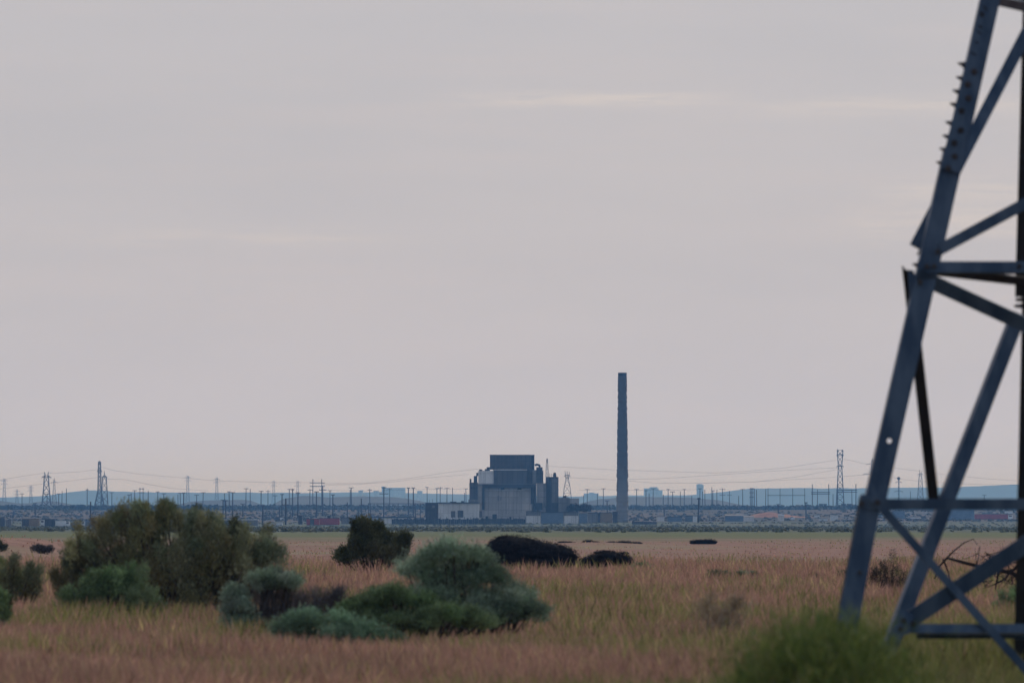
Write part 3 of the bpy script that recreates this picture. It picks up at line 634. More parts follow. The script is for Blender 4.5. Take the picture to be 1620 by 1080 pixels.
shed('dark narrow box left of the ochre building', 945.4, 949.6, 812, 827, darkmetal)
bush('round_tree', 'dark rounded tree behind the low sheds at the right foot of the reactor', 'tree', YP + 5, [(908, 804, 7, 3.2), (903, 807, 5, 2.6), (913, 806, 6, 3)], [(.035, .034, .034), (.05, .045, .042)], .7, .5, .3, base=908, n_leaf=6, partname='crown')
bush('round_tree', 'dark rounded tree at the right end, next to the open ground before the stack', 'tree', YP + 4, [(926, 804.5, 6, 3), (930, 807, 4, 2.6), (921, 806.5, 5, 2.8)], [(.035, .034, .034), (.05, .045, .042)], .7, .5, .3, base=926, n_leaf=6, partname='crown')
# screened fence at the foot of the plant
Yk = depth_of_row(829); fn = grp('perimeter_fence', 'long dark screened fence running along the foot of the reactor', 'fence', 750, Yk)
mb = MB(); loc = Vector(fn.location); cx = np.arange(620, 832, 3.2)
for i, c in enumerate(cx[:-1]):
    h = 819 + rng.random() * 2.2; a, b_ = at(c, 829, Yk), at(cx[i + 1], h, Yk); mb.box(a.x - loc.x, b_.x - loc.x - .04, 0, .06, -.2, b_.z - loc.z)
mb.build('screen', surf('fence_screen', (.028, .034, .042), (.06, .07, .08), .25, .9), fn)
for c in cx[::3]:
    mb = MB(); a = at(c, 817.5, Yk - .1); mb.tube([(a.x - loc.x, -.15, -.2), (a.x - loc.x, -.15, a.z - loc.z)], .1, 4); mb.build('post', darkmetal, fn)
fn = grp('perimeter_fence', 'short dark fence stretch right of the stack foot', 'fence', 1020, Yk); mb = MB(); loc = Vector(fn.location)
for c in np.arange(1000, 1038, 3.0): a, b_ = at(c, 829, Yk), at(c + 3, 824 + rng.random(), Yk); mb.box(a.x - loc.x, b_.x - loc.x - .04, 0, .06, -.2, b_.z - loc.z)
mb.build('screen', MATS['fence_screen'], fn)

# left yard and right yard
def container(label, x0, x1, r0, base, mat, group=None, name='container', cat='container', dark_end=None):
    Y = depth_of_row(base); o = grp(name, label, cat, (x0 + x1) / 2, Y, group)
    bd = piece(o, 'body', mat, (x0, x1, r0, base, Y, 2.5))
    piece(o, 'top_rail', darkmetal, (x0 - .1, x1 + .1, r0 - .45, r0 - .03, Y - .08, 2.66)); piece(o, 'bottom_rail', darkmetal, (x0 - .1, x1 + .1, base - .6, base + .4, Y - .07, 2.64))
    if dark_end: piece(o, 'door', clad, (dark_end[0], dark_end[1], r0 + .6, base - .8, Y - .1, .06), parent=bd)
    return o
def truck(label, x0, x1, r0, base, mat, cabmat=white, cab_left=True, group=None, cat='truck', name='truck', cabw=.28):
    Y = depth_of_row(base); o = grp(name, label, cat, (x0 + x1) / 2, Y, group); wd = (x1 - x0) * cabw
    c0, c1 = (x0, x0 + wd) if cab_left else (x1 - wd, x1); b0, b1 = (x0 + wd + .3, x1) if cab_left else (x0, x1 - wd - .3); h = base - r0
    cb = piece(o, 'cab', cabmat, (c0, c1, r0 + h * .12, base - h * .16, Y, 2.3)); piece(o, 'window', clad, (c0 + wd * .2, c1 - wd * .2, r0 + h * .2, r0 + h * .42, Y - .05, .04), parent=cb)
    piece(o, 'cargo_box', mat, (b0, b1, r0, base - h * .18, Y - .02, 2.35)); piece(o, 'chassis', darkmetal, (x0 + wd * .2, x1 - wd * .2, base - h * .165, base - h * .1, Y + .2, 1.8))
    loc = Vector(o.location); rr = h * .14 * Y / FPX
    for f in (.12, .62, .8):
        a = at(x0 + (x1 - x0) * f, base - h * .12, Y); mb = MB(); p = a - loc; mb.tube([p + Vector((0, -.06, 0)), p + Vector((0, .3, 0))], rr, 10); wh = mb.build('wheel', rubber, o)
    return o
container('dark container at the very left edge of the far yard', -12, 7.5, 819.5, 832.5, clad)
container('dark low container right of the one at the left edge of the yard', 9, 18, 822.5, 832.5, midclad)
container('dark-ended grey-brown container left of the white-cabbed truck', 35, 62, 820.5, 832.8, ochre, dark_end=(35.2, 46))
truck('truck with white cab and dark box in the far left yard', 64, 87, 820.5, 833.5, darkmetal)
truck('white pickup parked right of the dark box truck', 88, 110, 823.5, 833.5, white, cab_left=False)
container('low white trailer half hidden beside the largest sagebrush', 112, 127, 826, 833.5, midclad)
truck('blue-grey truck with pale cab partly behind the largest sagebrush', 128, 152, 823.5, 833.3, bluepaint)
shed('small grey shed between poles just left above the largest sagebrush', 160, 175, 824, 832, midclad)
shed('long low building with bright white roof line right of the largest sagebrush', 342, 372, 822.3, 830, bluepaint, white, name='low_building', cat='building', roofh=1.4)
shed('long low building with pale roof touching the right of the white-roofed one', 376, 408, 822.2, 831, midclad, white, name='low_building', cat='building', roofh=1.2)
shed('square blue-grey block seen just above the right shoulder of the largest sagebrush', 322, 340, 818, 831, bluepaint)
truck('white car beside a dark van left of the red containers', 443, 449, 818.5, 823, white, cab_left=False, name='parked_car', cat='car')
truck('dark van parked left of the white car', 434.5, 441.5, 817, 822.5, darkmetal, darkmetal, name='parked_van', cat='van')
container('low white trailer lying below the dark van in the far yard', 432, 447, 826.5, 831, white)
shed('dark upright tank shed left of the red containers', 472, 478.5, 815.5, 829, darkmetal)
container('bright red container at the left of the red pair, dark doorway in it', 485, 505, 820.5, 830.5, rust, dark_end=(490.5, 497))
container('longer red container at the right of the red pair', 505.6, 537, 819.6, 830, rust)
shed('dark box sitting behind the right red container', 518, 523, 816.5, 829, darkmetal)
shed('long pale low wall-like building behind the lone dark shrub', 607, 640, 819, 828, palewall, name='low_building', cat='building')
shed('grey low shed left of the lone dark shrub', 540, 560, 819, 828.5, midclad)
shed('small white cabin half buried in scrub right of the stack', 1039, 1051, 817, 824.5, palewall, midclad)
shed('blue-green low building left of the white-ended blue shed', 1056, 1079, 817.5, 824.8, bluepaint)
shed('blue shed with white right end right of the stack', 1084, 1096, 816, 825, bluepaint)
shed('bright white end cabin beside the tall dark pole right of the stack', 1096.6, 1103, 816, 825.5, white, midclad)
shed('long grey gabled shed below the red soil bank', 1147, 1176, 815.5, 824.5, bluepaint, midclad, True, roofh=1.3)
shed('pale short shed attached right of the long grey gabled shed', 1177, 1193, 817.5, 824.3, palewall, midclad, True)
shed('small gabled shed with white side by the lone short pole', 1231.5, 1240.5, 815.5, 823.8, palewall, bluepaint, True, roofh=1.3)
truck('white van among dark scrub left of the paired white trailers', 1249, 1257.5, 818, 822.5, white, name='parked_van', cat='van')
container('upper white trailer with pale top in the right yard', 1288.5, 1297, 814.5, 819, white)
container('lower white trailer just in front of the upper white trailer', 1296, 1309, 820.3, 824, white)
shed('bright white square cabin left of the tower front leg', 1314, 1326, 815.3, 823.5, white, palewall)
shed('blue-grey shed right of the tower front leg, under the crossbeam', 1411, 1431, 809, 820.5, bluepaint, bluepaint)
container('white flatbed trailer seen through the tower below the crossbeam', 1434, 1457, 817.5, 820.5, white)
shed('long blue-grey building behind the slanting brace of the tower', 1500, 1541, 807, 822, bluepaint, bluepaint, name='low_building', cat='building')
truck('long red truck seen through the tower, white cab at its right', 1542, 1602, 813, 822.5, rust, white, False, cabw=.12)
container('white box trailer above the right end of the long red truck', 1590, 1602, 808, 813, white)
# red soil bank
Yb = depth_of_row(818); mb = MB(); n = 40; prof_b = [(1165, 816.5), (1185, 815), (1200, 811), (1212, 808.4), (1224, 809), (1236, 812), (1262, 815), (1290, 817)]
xs_ = np.linspace(1165, 1290, n); V = []
for k, (dy, f) in enumerate(((-9, 0), (-4, .55), (0, 1), (6, .7), (14, 0))):
    rows = np.interp(xs_, [p[0] for p in prof_b], [p[1] for p in prof_b]) + (fbm(xs_ / 6, xs_ * 0 + k, 3) - .45) * 1.6
    x = (xs_ - CX) / FPX * Yb; g = gz(x, Yb + dy); zt_ = CAMZ + (YH - rows) / FPX * Yb; V.append(np.stack([x, np.full(n, Yb + dy), g - .3 + np.maximum(zt_ - g, 0) * f], -1))
ii = np.arange(n * 5).reshape(5, n); me = npmesh('soil_bank', np.concatenate(V), np.stack([ii[:-1, :-1], ii[:-1, 1:], ii[1:, 1:], ii[1:, :-1]], -1).reshape(-1, 4))
tag(link('soil_bank', me, redsoil, None, True), 'reddish bare soil bank behind the grey gabled shed on the right', 'mound')

# ------------------------------------------------------------------ utility poles
ANCH = [(-50, 'the left photo edge'), (66, 'the two-peaked pylon'), (160, 'the slim lattice pair'), (275, 'the largest sagebrush'), (345, 'the white-roofed building'), (408, 'the low white roofs'), (485, 'the shorter red container'),
        (538, 'the longer red container'), (600, 'the lone dark shrub'), (673, 'the dark square block'), (745, 'the reactor building'), (916, 'the round dark trees'), (985, 'the tall stack'),
        (1109, 'the faded tower block'), (1190, 'the red soil bank'), (1240, 'the small gabled shed'), (1320, 'the tall hourglass pylon'), (1385, 'the tower front leg'), (1475, 'the black brace'), (1640, 'the right photo edge')]
P = [(35, 781, 805, [781]), (56, 796, 815, [796]), (74.5, 780, 806, [781]), (93, 780, 805, [781]), (98, 776, 805, []), (105, 772, 804, []), (21, 808, 819, []), (138, 772, 807, [775]), (143, 793, 827, []), (177, 778, 806, [779]),
     (204, 782, 806, [783]), (207.5, 780, 806, []), (213, 775, 805, [776]), (235, 776, 805, []), (250, 777, 806, [778]), (259, 780, 806, [781]),
     (282, 782, 805, []), (285.5, 779, 806, [780]), (290.5, 779, 815, [780]), (311, 782, 807, [783]), (317.5, 798, 815, [799]), (321, 778, 806, [779]), (353, 790, 822, [791]), (355.5, 780, 806, []), (357.5, 791, 824, [792]),
     (363, 777, 810, [778]), (368, 778, 817, [779]), (384.5, 797, 817, [797]), (389, 772, 806, [773]), (396, 773, 805, []), (413, 776, 808, [777]), (415.5, 800, 827, [800.5]), (424, 775, 805, [777]), (435, 783, 805, [784]),
     (442.5, 803, 818, []), (446, 781, 817, [782]), (452, 788, 830, [799]), (457.5, 773, 807, [774]), (463, 773, 817, [774.5]), (471, 778, 820, [780]), (490, 773, 805, [775]), (500.5, 777, 819, [778]), (510.5, 768, 816, [775]),
     (522, 775, 806, [776]), (526.5, 782, 818, [783]), (549.5, 794, 818, []), (556, 771, 808, [771.5]), (554, 774, 806, []), (567, 800, 819, []), (572, 788, 815, [799]), (585, 773, 807, [775]), (607, 770, 820, [771.5, 781]), (616.5, 772, 797, [773]),
     (646, 771, 816, [772]), (654, 771, 818, [772]), (676, 770, 800, [771]), (691, 771, 800, [772.5]), (696.5, 770, 801, [771.5]), (707, 771, 800, [772]), (716, 771, 800, []), (737.5, 772, 800, [773]), (735, 779, 800, []),
     (923.5, 783, 800, []), (929, 773, 798, [774]), (945, 780, 802, []), (954.5, 772, 802, [773]), (961, 791, 817, [792]), (1007, 773, 800, [774]), (1022, 775, 802, [776]), (1027, 780, 802, []), (1033, 772, 802, [773]), (1049, 782, 803, []), (1051, 803, 817, []), (1057, 773, 802, [774]), (1064, 777, 803, [778]),
     (1076, 777, 803, []), (1082.5, 773, 802, [774]), (1094.5, 784, 803, []), (1104.5, 787, 826, [789]), (1107, 772, 802, [773]), (1111, 777, 802, []), (1115.5, 774, 802, []), (1126, 770, 801, []), (1127.5, 775, 802, [776]), (1134, 774, 801, []),
     (1143.5, 772, 801, [774, 783]), (1154, 776, 802, [783]), (1168.5, 784, 802, []), (1175, 773, 802, [774]), (1193.5, 772, 802, []), (1197, 774, 802, []), (1211, 773, 801, []), (1231, 797, 818, [798]), (1275, 794, 822, [795.5]),
     (1293, 774, 801, []), (1318, 781, 801, []), (1348, 774, 801, []), (1440, 777, 790, []), (1557, 782, 794, [783]), (1533, 790, 805, [])]
P.sort()
ORD = ['first', 'second', 'third', 'fourth', 'fifth', 'sixth', 'seventh', 'eighth', 'ninth', 'tenth', 'eleventh', 'twelfth', 'thirteenth', 'fourteenth', 'fifteenth']
cnt = {}
for px, top, base, arms in P:
    Y = depth_of_row(base) if base > 807 else 4790 + (807 - base) * 60 + rng.random() * 120
    x = float(at(px, 0, Y).x); zb = float(gz(x, Y)); zt_ = CAMZ + (YH - top) / FPX * Y - zb
    k = max(i for i, a in enumerate(ANCH) if a[0] <= px); cnt[k] = cnt.get(k, 0) + 1
    size = 'short' if base - top < 24 else ('tall' if base - top > 36 else 'mid-height')
    form = 'plain pole' if not arms else ('pole with two crossarms' if len(arms) > 1 else 'pole with a crossarm')
    lab = f'{size} {form}, {ORD[cnt[k] - 1]} from the left after {ANCH[k][1]}'
    o = empty('utility_pole', (x, Y, zb), lab, 'utility pole', 'utility poles standing across the plain')
    wd = .26 if base <= 807 else .30
    lean = rng.normal(0, .12)
    mb = MB(); mb.tube([(0, 0, -1), (lean, 0, zt_)], [wd * 1.15, wd * .85], 6); mb.build('post', polewood, o)
    for row in arms:
        h = (1.35 if len(arms) == 1 else 1.9) * (Y / 4800) * (.7 + .5 * rng.random()) * (1.4 if row > top + 4 and base - top > 40 else 1); zc = CAMZ + (YH - row) / FPX * Y - zb; mb = MB(); mb.box(lean - h, lean + h, -.42, -.28, zc - .13, zc + .13)
        for q_ in (-h * .9, -h * .45, h * .45, h * .9): mb.tube([(lean + q_, -.35, zc + .15), (lean + q_, -.35, zc + .55)], .09, 4)
        mb.build('crossarm', polewood, o)

# lattice pylons
GP = 'lattice pylons on the horizon'
lattice('lattice_pylon', 'broad two-peaked lattice pylon above the far left yard', 73.5, 752, 806, 7, 15, 4900, waist=(768, 8), peaks=[(-3, 746), (3.4, 746)], arms=[(754, 7)], group=GP, r=.24)
lattice('lattice_pylon', 'small thin pylon just right behind the two-peaked one', 86, 758, 806, 2, 9, 5400, waist=(772, 3), peaks=[(.5, 755)], arms=[(763, 5)], group=GP, r=.10)
lattice('lattice_pylon', 'very tall slim pylon, left one of the slim pair above the largest sagebrush', 157.5, 730, 806, 3.2, 17, 4850, waist=(776, 5), peaks=[(0, 728.5)], arms=[(744, 3.5), (733, 2.2)], group=GP, r=.3)
lattice('lattice_pylon', 'shorter pylon with peaked top, right one of the slim pair', 165.3, 752, 806, 3, 12, 4950, waist=(756, 6), peaks=[(0, 745)], arms=[(754, 4)], group=GP, r=.22)
lattice('lattice_pylon', 'bell-shaped pylon with three spikes between the reactor and the tall stack', 897.3, 755, 803, 3, 17, 4850, waist=(770, 9), peaks=[(-3.6, 744), (0, 745), (3.6, 746)], arms=[(752, 4.5)], group=GP, r=.18)
lattice('lattice_pylon', 'tall narrow hourglass pylon left of the steel tower leg', 1329, 712, 801, 9, 13, 4850, waist=(738, 5.5), peaks=[(-4.2, 710), (4, 711)], arms=[(719, 5.2), (737, 5)], group=GP, r=.22)
lattice('lattice_pylon', 'faint pylon seen through the tower between front leg and black brace', 1456, 748, 792, 2.4, 11, 5400, waist=(757, 5), peaks=[(-1.5, 742.5), (2, 746)], arms=[(750, 4)], group=GP)
lattice('lattice_pylon', 'dim pylon mostly hidden behind the tower front leg, arms sticking out left', 1380, 727, 803, 2, 9, 5000, peaks=[(0, 725)], arms=[(734, 9), (749.5, 14)], group=GP)
for i, (px, top, r_) in enumerate(((7, 757, .06), (27, 774, .05), (297, 752, .06), (343, 755, .06), (433, 760, .05), (471, 760, .05), (49, 768, .05))):
    lattice('lattice_pylon', 'very faint pylon in the haze, ' + ['nearest the left photo edge', 'second from the left photo edge', 'above the right half of the largest sagebrush', 'above the white-roofed building', 'left of the twin-post portal', 'just left of the red containers', 'just left of the two-peaked pylon'][i],
            px, top, 790, 2.5, 8, 8000, waist=(top + 12, 3), arms=[(top + 3, 5), (top + 8, 5)], group=GP, r=.15 * r_ / .06)
def portal(label, xa, xb, top, base, beams, Y, over=2, r=.3, name='portal_frame', cat='frame', extra=()):
    x0 = float(at((xa + xb) / 2, 0, Y).x); z0 = float(gz(x0, Y)); o = empty(name, (x0, Y, z0), label, cat); sc = Y / FPX; h = (xb - xa) * sc / 2; Z = lambda row: CAMZ + (YH - row) * sc - z0
    for x in (-h, h, *[(e - (xa + xb) / 2) * sc for e in extra]): mb = MB(); mb.tube([(x, 0, -1), (x, 0, Z(top))], [r * 1.1, r * .8], 4); mb.build('post', polewood, o)
    for rw in beams: mb = MB(); mb.box(-h - over * sc, h + over * sc, -.55, -.32, Z(rw) - r * .8, Z(rw) + r * .8); mb.build('crossbeam', polewood, o)
    return o
portal('twin-post portal frame with wide crossbeam above the red containers', 495, 509, 757.5, 800, [763.5, 769], 5200, 5, .3)
portal('small two-post frame with crossbars left above the largest sagebrush', 221.5, 226.5, 771, 802, [773, 779], 5000, 2, .24)
portal('long low pipe gantry on posts left of the dark block by the pale building', 583, 673, 795.5, 818, [796.4], depth_of_row(818), 1, .22, 'pipe_gantry', 'gantry', (586, 607.5, 630, 654, 657, 665))
portal('low dark pipe run on short posts below the long gantry', 586, 657, 817, 822, [817.6], depth_of_row(822), 1, .3, 'pipe_gantry', 'gantry', (600, 615, 630, 645))
YS = 4850
portal('long switchyard gantry with hanging line of posts right of the red soil bank', 1215, 1273, 772, 802, [783.2], YS, 1, .22, 'switchyard_gantry', 'gantry', (1234, 1254))
portal('spiked switchyard gantry left of the hourglass pylon', 1285, 1311, 765.5, 802, [778.5, 781], YS, 2, .3, 'switchyard_gantry', 'gantry')
portal('spiked switchyard gantry around the hourglass pylon foot', 1325, 1354, 765, 802, [774.8, 778], YS, 2, .3, 'switchyard_gantry', 'gantry')
portal('small close-set gantry left of the faded tower block', 1187, 1191, 771, 802, [773, 779, 786], YS, 1.5, .24, 'switchyard_gantry', 'gantry', (1189,))
lattice('flood_mast', 'mast with a round head and two platforms seen through the tower', 1421.7, 756, 788, 1.2, 2.2, 5600, arms=[(762, 4.5), (777, 6.5)], cat='mast', r=.16)
o = bpy.data.objects['flood_mast']; mb = MB(); zc = CAMZ + (YH - 756.5) / FPX * 5600 - o.location.z; prof = [(.05, -1.2), (.8, -.9), (1.25, -.2), (1.25, .3), (.7, 1), (.05, 1.2)]; mb.lathe([(a, zc + b_) for a, b_ in prof], 14); mb.build('round_head', darkmetal, o)
# low switchyard equipment
for i, (x0, x1) in enumerate(((1296, 1302), (1303, 1308), (1331, 1338), (1340, 1347))):
    shed('dark switchyard transformer box, ' + ['left one under the gantry left of the hourglass pylon', 'right one under the gantry left of the hourglass pylon', 'left one under the gantry beside the tower leg', 'right one under the gantry beside the tower leg'][i], x0, x1, 797.5, 804.6, darkmetal, dep=3, name='transformer', cat='transformer')

# wires
WIRES = [([(-60, 762), (0, 759), (35, 753), (70, 748)], 'upper wire from the left photo edge to the two-peaked pylon'), ([(-60, 775), (0, 773), (35, 769), (70, 765)], 'lower wire from the left photo edge to the two-peaked pylon'),
         ([(77, 748), (100, 747.5), (130, 745.5), (156, 742)], 'upper wire between the two-peaked pylon and the slim pair'), ([(77, 764), (100, 761.5), (130, 758), (156, 754.5)], 'lower wire between the two-peaked pylon and the slim pair'),
         ([(159, 738), (180, 744), (220, 749.5), (270, 754), (340, 760), (430, 763), (495, 763)], 'upper wire from the slim pair towards the portal frame'), ([(168, 757), (200, 758.5), (230, 765), (270, 772), (330, 776)], 'sagging wire running down right from the slim pair'),
         ([(509, 767), (560, 766), (620, 762), (670, 756), (743, 750)], 'lower wire from the portal frame to the reactor'), ([(509, 765), (580, 764), (650, 756), (700, 748), (760, 741)], 'upper wire from the portal frame to the reactor'),
         ([(866, 737), (900, 739), (975, 743), (1040, 745), (1130, 748), (1167, 746), (1240, 740), (1326, 727)], 'top wire from the mast past the stack to the hourglass pylon'), ([(898, 755), (975, 759), (1040, 764), (1110, 764), (1193, 762), (1260, 754), (1326, 742)], 'second wire from the bell-shaped pylon to the hourglass pylon'),
         ([(978, 758), (1040, 757), (1120, 752), (1220, 745), (1326, 739.5)], 'middle wire right of the stack to the hourglass pylon'), ([(1104, 764), (1190, 762), (1240, 759), (1300, 756), (1378, 750)], 'lowest wire passing behind the hourglass pylon to the hidden pylon'),
         ([(1333, 726), (1350, 729), (1371, 734)], 'short wire from the hourglass pylon down to the hidden pylon'), ([(1384, 738), (1415, 740), (1455, 745), (1500, 751), (1560, 757), (1640, 762)], 'upper wire seen through the tower'), ([(1384, 750), (1430, 758), (1455, 761), (1520, 765), (1640, 768)], 'lower wire seen through the tower'),
         ([(505, 775), (585, 776), (660, 774), (740, 773)], 'low line strung along the poles left of the reactor'), ([(916, 775), (955, 774), (1007, 775), (1060, 775), (1110, 774)], 'low line strung along the poles right of the stack')]
for pts, lab in WIRES:
    Y = 4840; p = [at(x, y, Y) for x, y in pts]; q_ = []
    for a, b_ in zip(p[:-1], p[1:]):
        for k in range(5): q_.append(a.lerp(b_, k / 5))
    q_.append(p[-1]); mb = MB(); o = q_[0].copy(); mb.tube([v_ - o for v_ in q_], .075, 3); ob = mb.build('power_line', wirem); ob.location = o; tag(ob, 'thin ' + lab, 'power line', 'power lines on the horizon')

# faded buildings far beyond
YD = 16800
def far_building(label, boxes):
    x = float(at(np.mean([b_[0] for b_ in boxes]), 0, YD).x); o = empty('far_building', (x, YD, 1), label, 'building'); loc = Vector(o.location)
    for i, (x0, x1, r0) in enumerate(boxes):
        a, c = at(x0, 800, YD + i * 3), at(x1, r0, YD + i * 3); mb = MB(); mb.box(a.x - loc.x, c.x - loc.x, i * 3, 40 + i * 3, -2, c.z - loc.z); wl = mb.build('wall', concrete, o)
        mb = MB(); mb.box(a.x - loc.x - .5, c.x - loc.x + .5, i * 3 - .5, 40.5 + i * 3, c.z - loc.z + .05, c.z - loc.z + 1.2); mb.build('roof', concrete, wl)
far_building('faded wide block on the horizon left of the reactor', [(607, 641, 772), (604, 609, 770)])
far_building('faded small block on the horizon left of the faded wide block', [(567, 574, 776), (591, 599, 777)])
far_building('faded tiny block on the horizon between wide block and reactor', [(660, 668, 777)])
far_building('faded domed block on the horizon right of the stack', [(1019, 1042, 773), (1028, 1040, 771), (1040, 1048, 776)])
far_building('faded narrow tower block on the horizon right of the stack', [(1102.5, 1113, 767.5), (1104, 1111, 766)])
far_building('faded low block on the horizon left of the stack', [(924, 947, 781), (932, 940, 779.5)])

# ------------------------------------------------------------------ haze over the plain
mb = MB(); mb.box(-2600, 2600, -420, 19200, -5.5, 80)
hm, b = newmat('haze'); nt.nodes.remove(b); pv = nt.nodes.new('ShaderNodeVolumePrincipled')
pv.inputs['Color'].default_value = (.19, .49, 1.0, 1); pv.inputs['Absorption Color'].default_value = (1, 1, 1, 1)
pv.inputs['Density'].default_value = 0.94e-4; pv.inputs['Anisotropy'].default_value = .3
L(pv.outputs[0], nt.nodes['Material Output'].inputs['Volume'])
hz = mb.build('haze', hm); tag(hz, 'thin blue haze lying over the plain', 'haze', kind='stuff')

# ------------------------------------------------------------------ lattice tower in the foreground
D0 = 62.0; AX = 1822.0
Zr = lambda py: CAMZ + (YH - py) / FPX * D0
def Yf(py): return D0 + .1 * Zr(py)                 # front face leans away
def Yr(py): return 64.6 - .1 * Zr(py)                    # rear face leans towards the eye
tower = empty('lattice_tower', (float(at(1600, 0, D0).x), D0 + 2.5, 0), 'big blue-grey steel lattice tower cut off by the right edge', 'tower')
TO = Vector(tower.location)
def lbar(mb, p0, p1, w, edge=1, wb=None, roll=0, tilt=.02, th=.014):
    """steel angle: flange facing the eye, second flange going back from one edge"""
    p0, p1 = Vector(p0), Vector(p1); t_ = (p1 - p0).normalized(); s = t_.cross(Vector((0, 1, 0))).normalized()
    n = s.cross(t_).normalized()
    if n.y > 0: n = -n; s = -s
    q = Matrix.Rotation(roll, 3, t_); s = q @ s; n = q @ n
    ln = p1 - p0; wb = w if wb is None else wb
    mb.obox(p0 - s * w / 2 - TO, s * w, ln, -n * th)
    b0 = p0 + s * (edge * w / 2 - (th if edge > 0 else 0)) - n * (th + .0005) - TO
    mb.obox(b0, s * th, ln, (-n + s * edge * tilt).normalized() * (wb - th))
PXM = D0 / FPX
def member(name, a, b_, wpx, ya, yb, edge=1, mirror=False, roll=0, tilt=.02, wb=None, mat=None):
    """a, b_ pixel points, with depths ya, yb"""
    mb = MB(); lbar(mb, at(a[0], a[1], ya), at(b_[0], b_[1], yb), wpx * PXM, edge, wb, roll, tilt); o = mb.build(name, mat or steel, tower)
    if mirror:
        mb = MB(); lbar(mb, at(2 * AX - a[0], a[1], ya), at(2 * AX - b_[0], b_[1], yb), wpx * PXM, -edge, wb, roll, tilt); mb.build(name, steel, tower)
    return o
# which side is "edge=+1"?  s points so that n faces the eye; the legs want the second flange on their left
def leg_with_hole():
    """upper front leg: flange facing the eye has a see-through bolt hole"""
    p0 = at(1384, 796, Yf(796)); p1 = at(1512, 235, Yf(235)); w = 33 * PXM; th = .014
    t_ = (p1 - p0).normalized(); s = t_.cross(Vector((0, 1, 0))).normalized(); n = s.cross(t_).normalized()
    if n.y > 0: n = -n; s = -s
    mb = MB(); Ln = (p1 - p0).length
    h0 = (at(1407, 697, Yf(697)) - p0); hs, ht = h0.dot(s), h0.dot(t_); hs = max(-w * .3, min(w * .3, hs))
    P = lambda u, v_, k: p0 + s * u + t_ * v_ - n * (th * k) - TO
    r = .021; q = .06
    rect = [(-w / 2, ht - q), (0 * w, ht - q), (w / 2, ht - q), (w / 2, ht), (w / 2, ht + q), (0, ht + q), (-w / 2, ht + q), (-w / 2, ht)]
    octo = [(hs + r * math.cos(a), ht + r * math.sin(a)) for a in [R(225), R(270), R(315), 0, R(45), R(90), R(135), R(180)]]
    vs = [P(u, v_, 0) for u, v_ in rect + octo] + [P(u, v_, 1) for u, v_ in rect + octo]; fs = []
    for i in range(8):
        j = (i + 1) % 8
        fs += [(i, j, 8 + j, 8 + i), (16 + j, 16 + i, 24 + i, 24 + j), (8 + i, 8 + j, 24 + j, 24 + i)]
        if i not in (0, 1, 4, 5): fs.append((j, i, 16 + i, 16 + j))
    mb.add(vs, fs)
    mb.obox(P(-w / 2, 0, 0), s * w, t_ * (ht - q), -n * th); mb.obox(P(-w / 2, ht + q, 0), s * w, t_ * (Ln - ht - q), -n * th)
    left = -1 if s.x > 0 else 1
    b0 = p0 + s * (left * w / 2 - (th if left > 0 else 0)) - n * (th + .0005) - TO
    mb.obox(b0, s * th, p1 - p0, (-n + s * left * .03).normalized() * (w - th))
    return mb.build('leg', steel, tower), left
leg_o, LEFT = leg_with_hole()
RIGHT = -LEFT
mb = MB()
lbar(mb, at(1337, 1010, Yf(1010) - .03), at(1379, 784, Yf(784) - .03), 33 * PXM, LEFT, None, 0, .02)
lbar(mb, at(1305, 1185, Yf(1185) - .03), at(1337, 1010, Yf(1010) - .03), 33 * PXM, LEFT, None, 0, .02)
stub = mb.build('leg_stub', steel, leg_o)
mb = MB(); lbar(mb, at(1325, 1010, Yf(1010) + .03), at(1367, 786, Yf(786) + .03), 13 * PXM, LEFT, .1); lbar(mb, at(1290, 1185, Yf(1185) + .03), at(1325, 1010, Yf(1010) + .03), 13 * PXM, LEFT, .1); mb.build('shade_strip', shadesteel, leg_o)  # added dark strip standing in for the stub's shaded left face
mb = MB(); lbar(mb, at(1508, 262, Yf(262) - .02), at(1727, -700, Yf(-700) - .02), 31 * PXM, LEFT); mb.build('leg', steel, tower)
# right-hand front leg and both rear legs
mb = MB(); lbar(mb, at(2 * AX - 1297, 1185, Yf(1185)), at(2 * AX - 1727, -700, Yf(-700)), 35 * PXM, RIGHT); mb.build('leg', steel, tower)
for sgn in (1, -1):
    m_ = (lambda x: x) if sgn > 0 else (lambda x: 2 * AX + 60 - x)
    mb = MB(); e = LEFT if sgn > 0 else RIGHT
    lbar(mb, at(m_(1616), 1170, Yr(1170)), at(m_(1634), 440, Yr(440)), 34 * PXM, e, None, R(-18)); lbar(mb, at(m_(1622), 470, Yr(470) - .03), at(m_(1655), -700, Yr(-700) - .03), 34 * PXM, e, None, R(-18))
    mb.build('leg', shadesteel, tower)  # shade on the inner faces comes from the near-black colour
dep = lambda px, py: Yf(py) + (Yr(py) - Yf(py)) * min(1, max(0, (px - 1470) / 150))   # on the side face, from front leg back to rear leg
member('brace', (1449, 390), (1628, 46), 20, Yf(390) + .20, Yr(46) - .2, RIGHT)                       # a
member('strut', (1566, -2), (1640, 15), 16, Yf(0) + .05, Yr(12), LEFT, roll=R(30))                      # b
member('brace', (1488, 394), (AX, 214), 18, Yf(394) - .02, Yf(214) - .02, RIGHT, True)                  # c
member('strut', (1452, 422), (2 * AX - 1470, 422), 18, Yf(420) - .022, Yf(420) - .022, RIGHT, roll=R(-6))   # d
member('strut', (1468, 428), (1640, 448), 18, Yf(440) + .1, Yr(446) - .05, RIGHT, roll=R(45), mat=shadesteel)            # d2
member('brace', (1452, 436), (1640, 522), 24, Yf(445) - .012, Yf(515) + .2, RIGHT, roll=R(14))                 # e
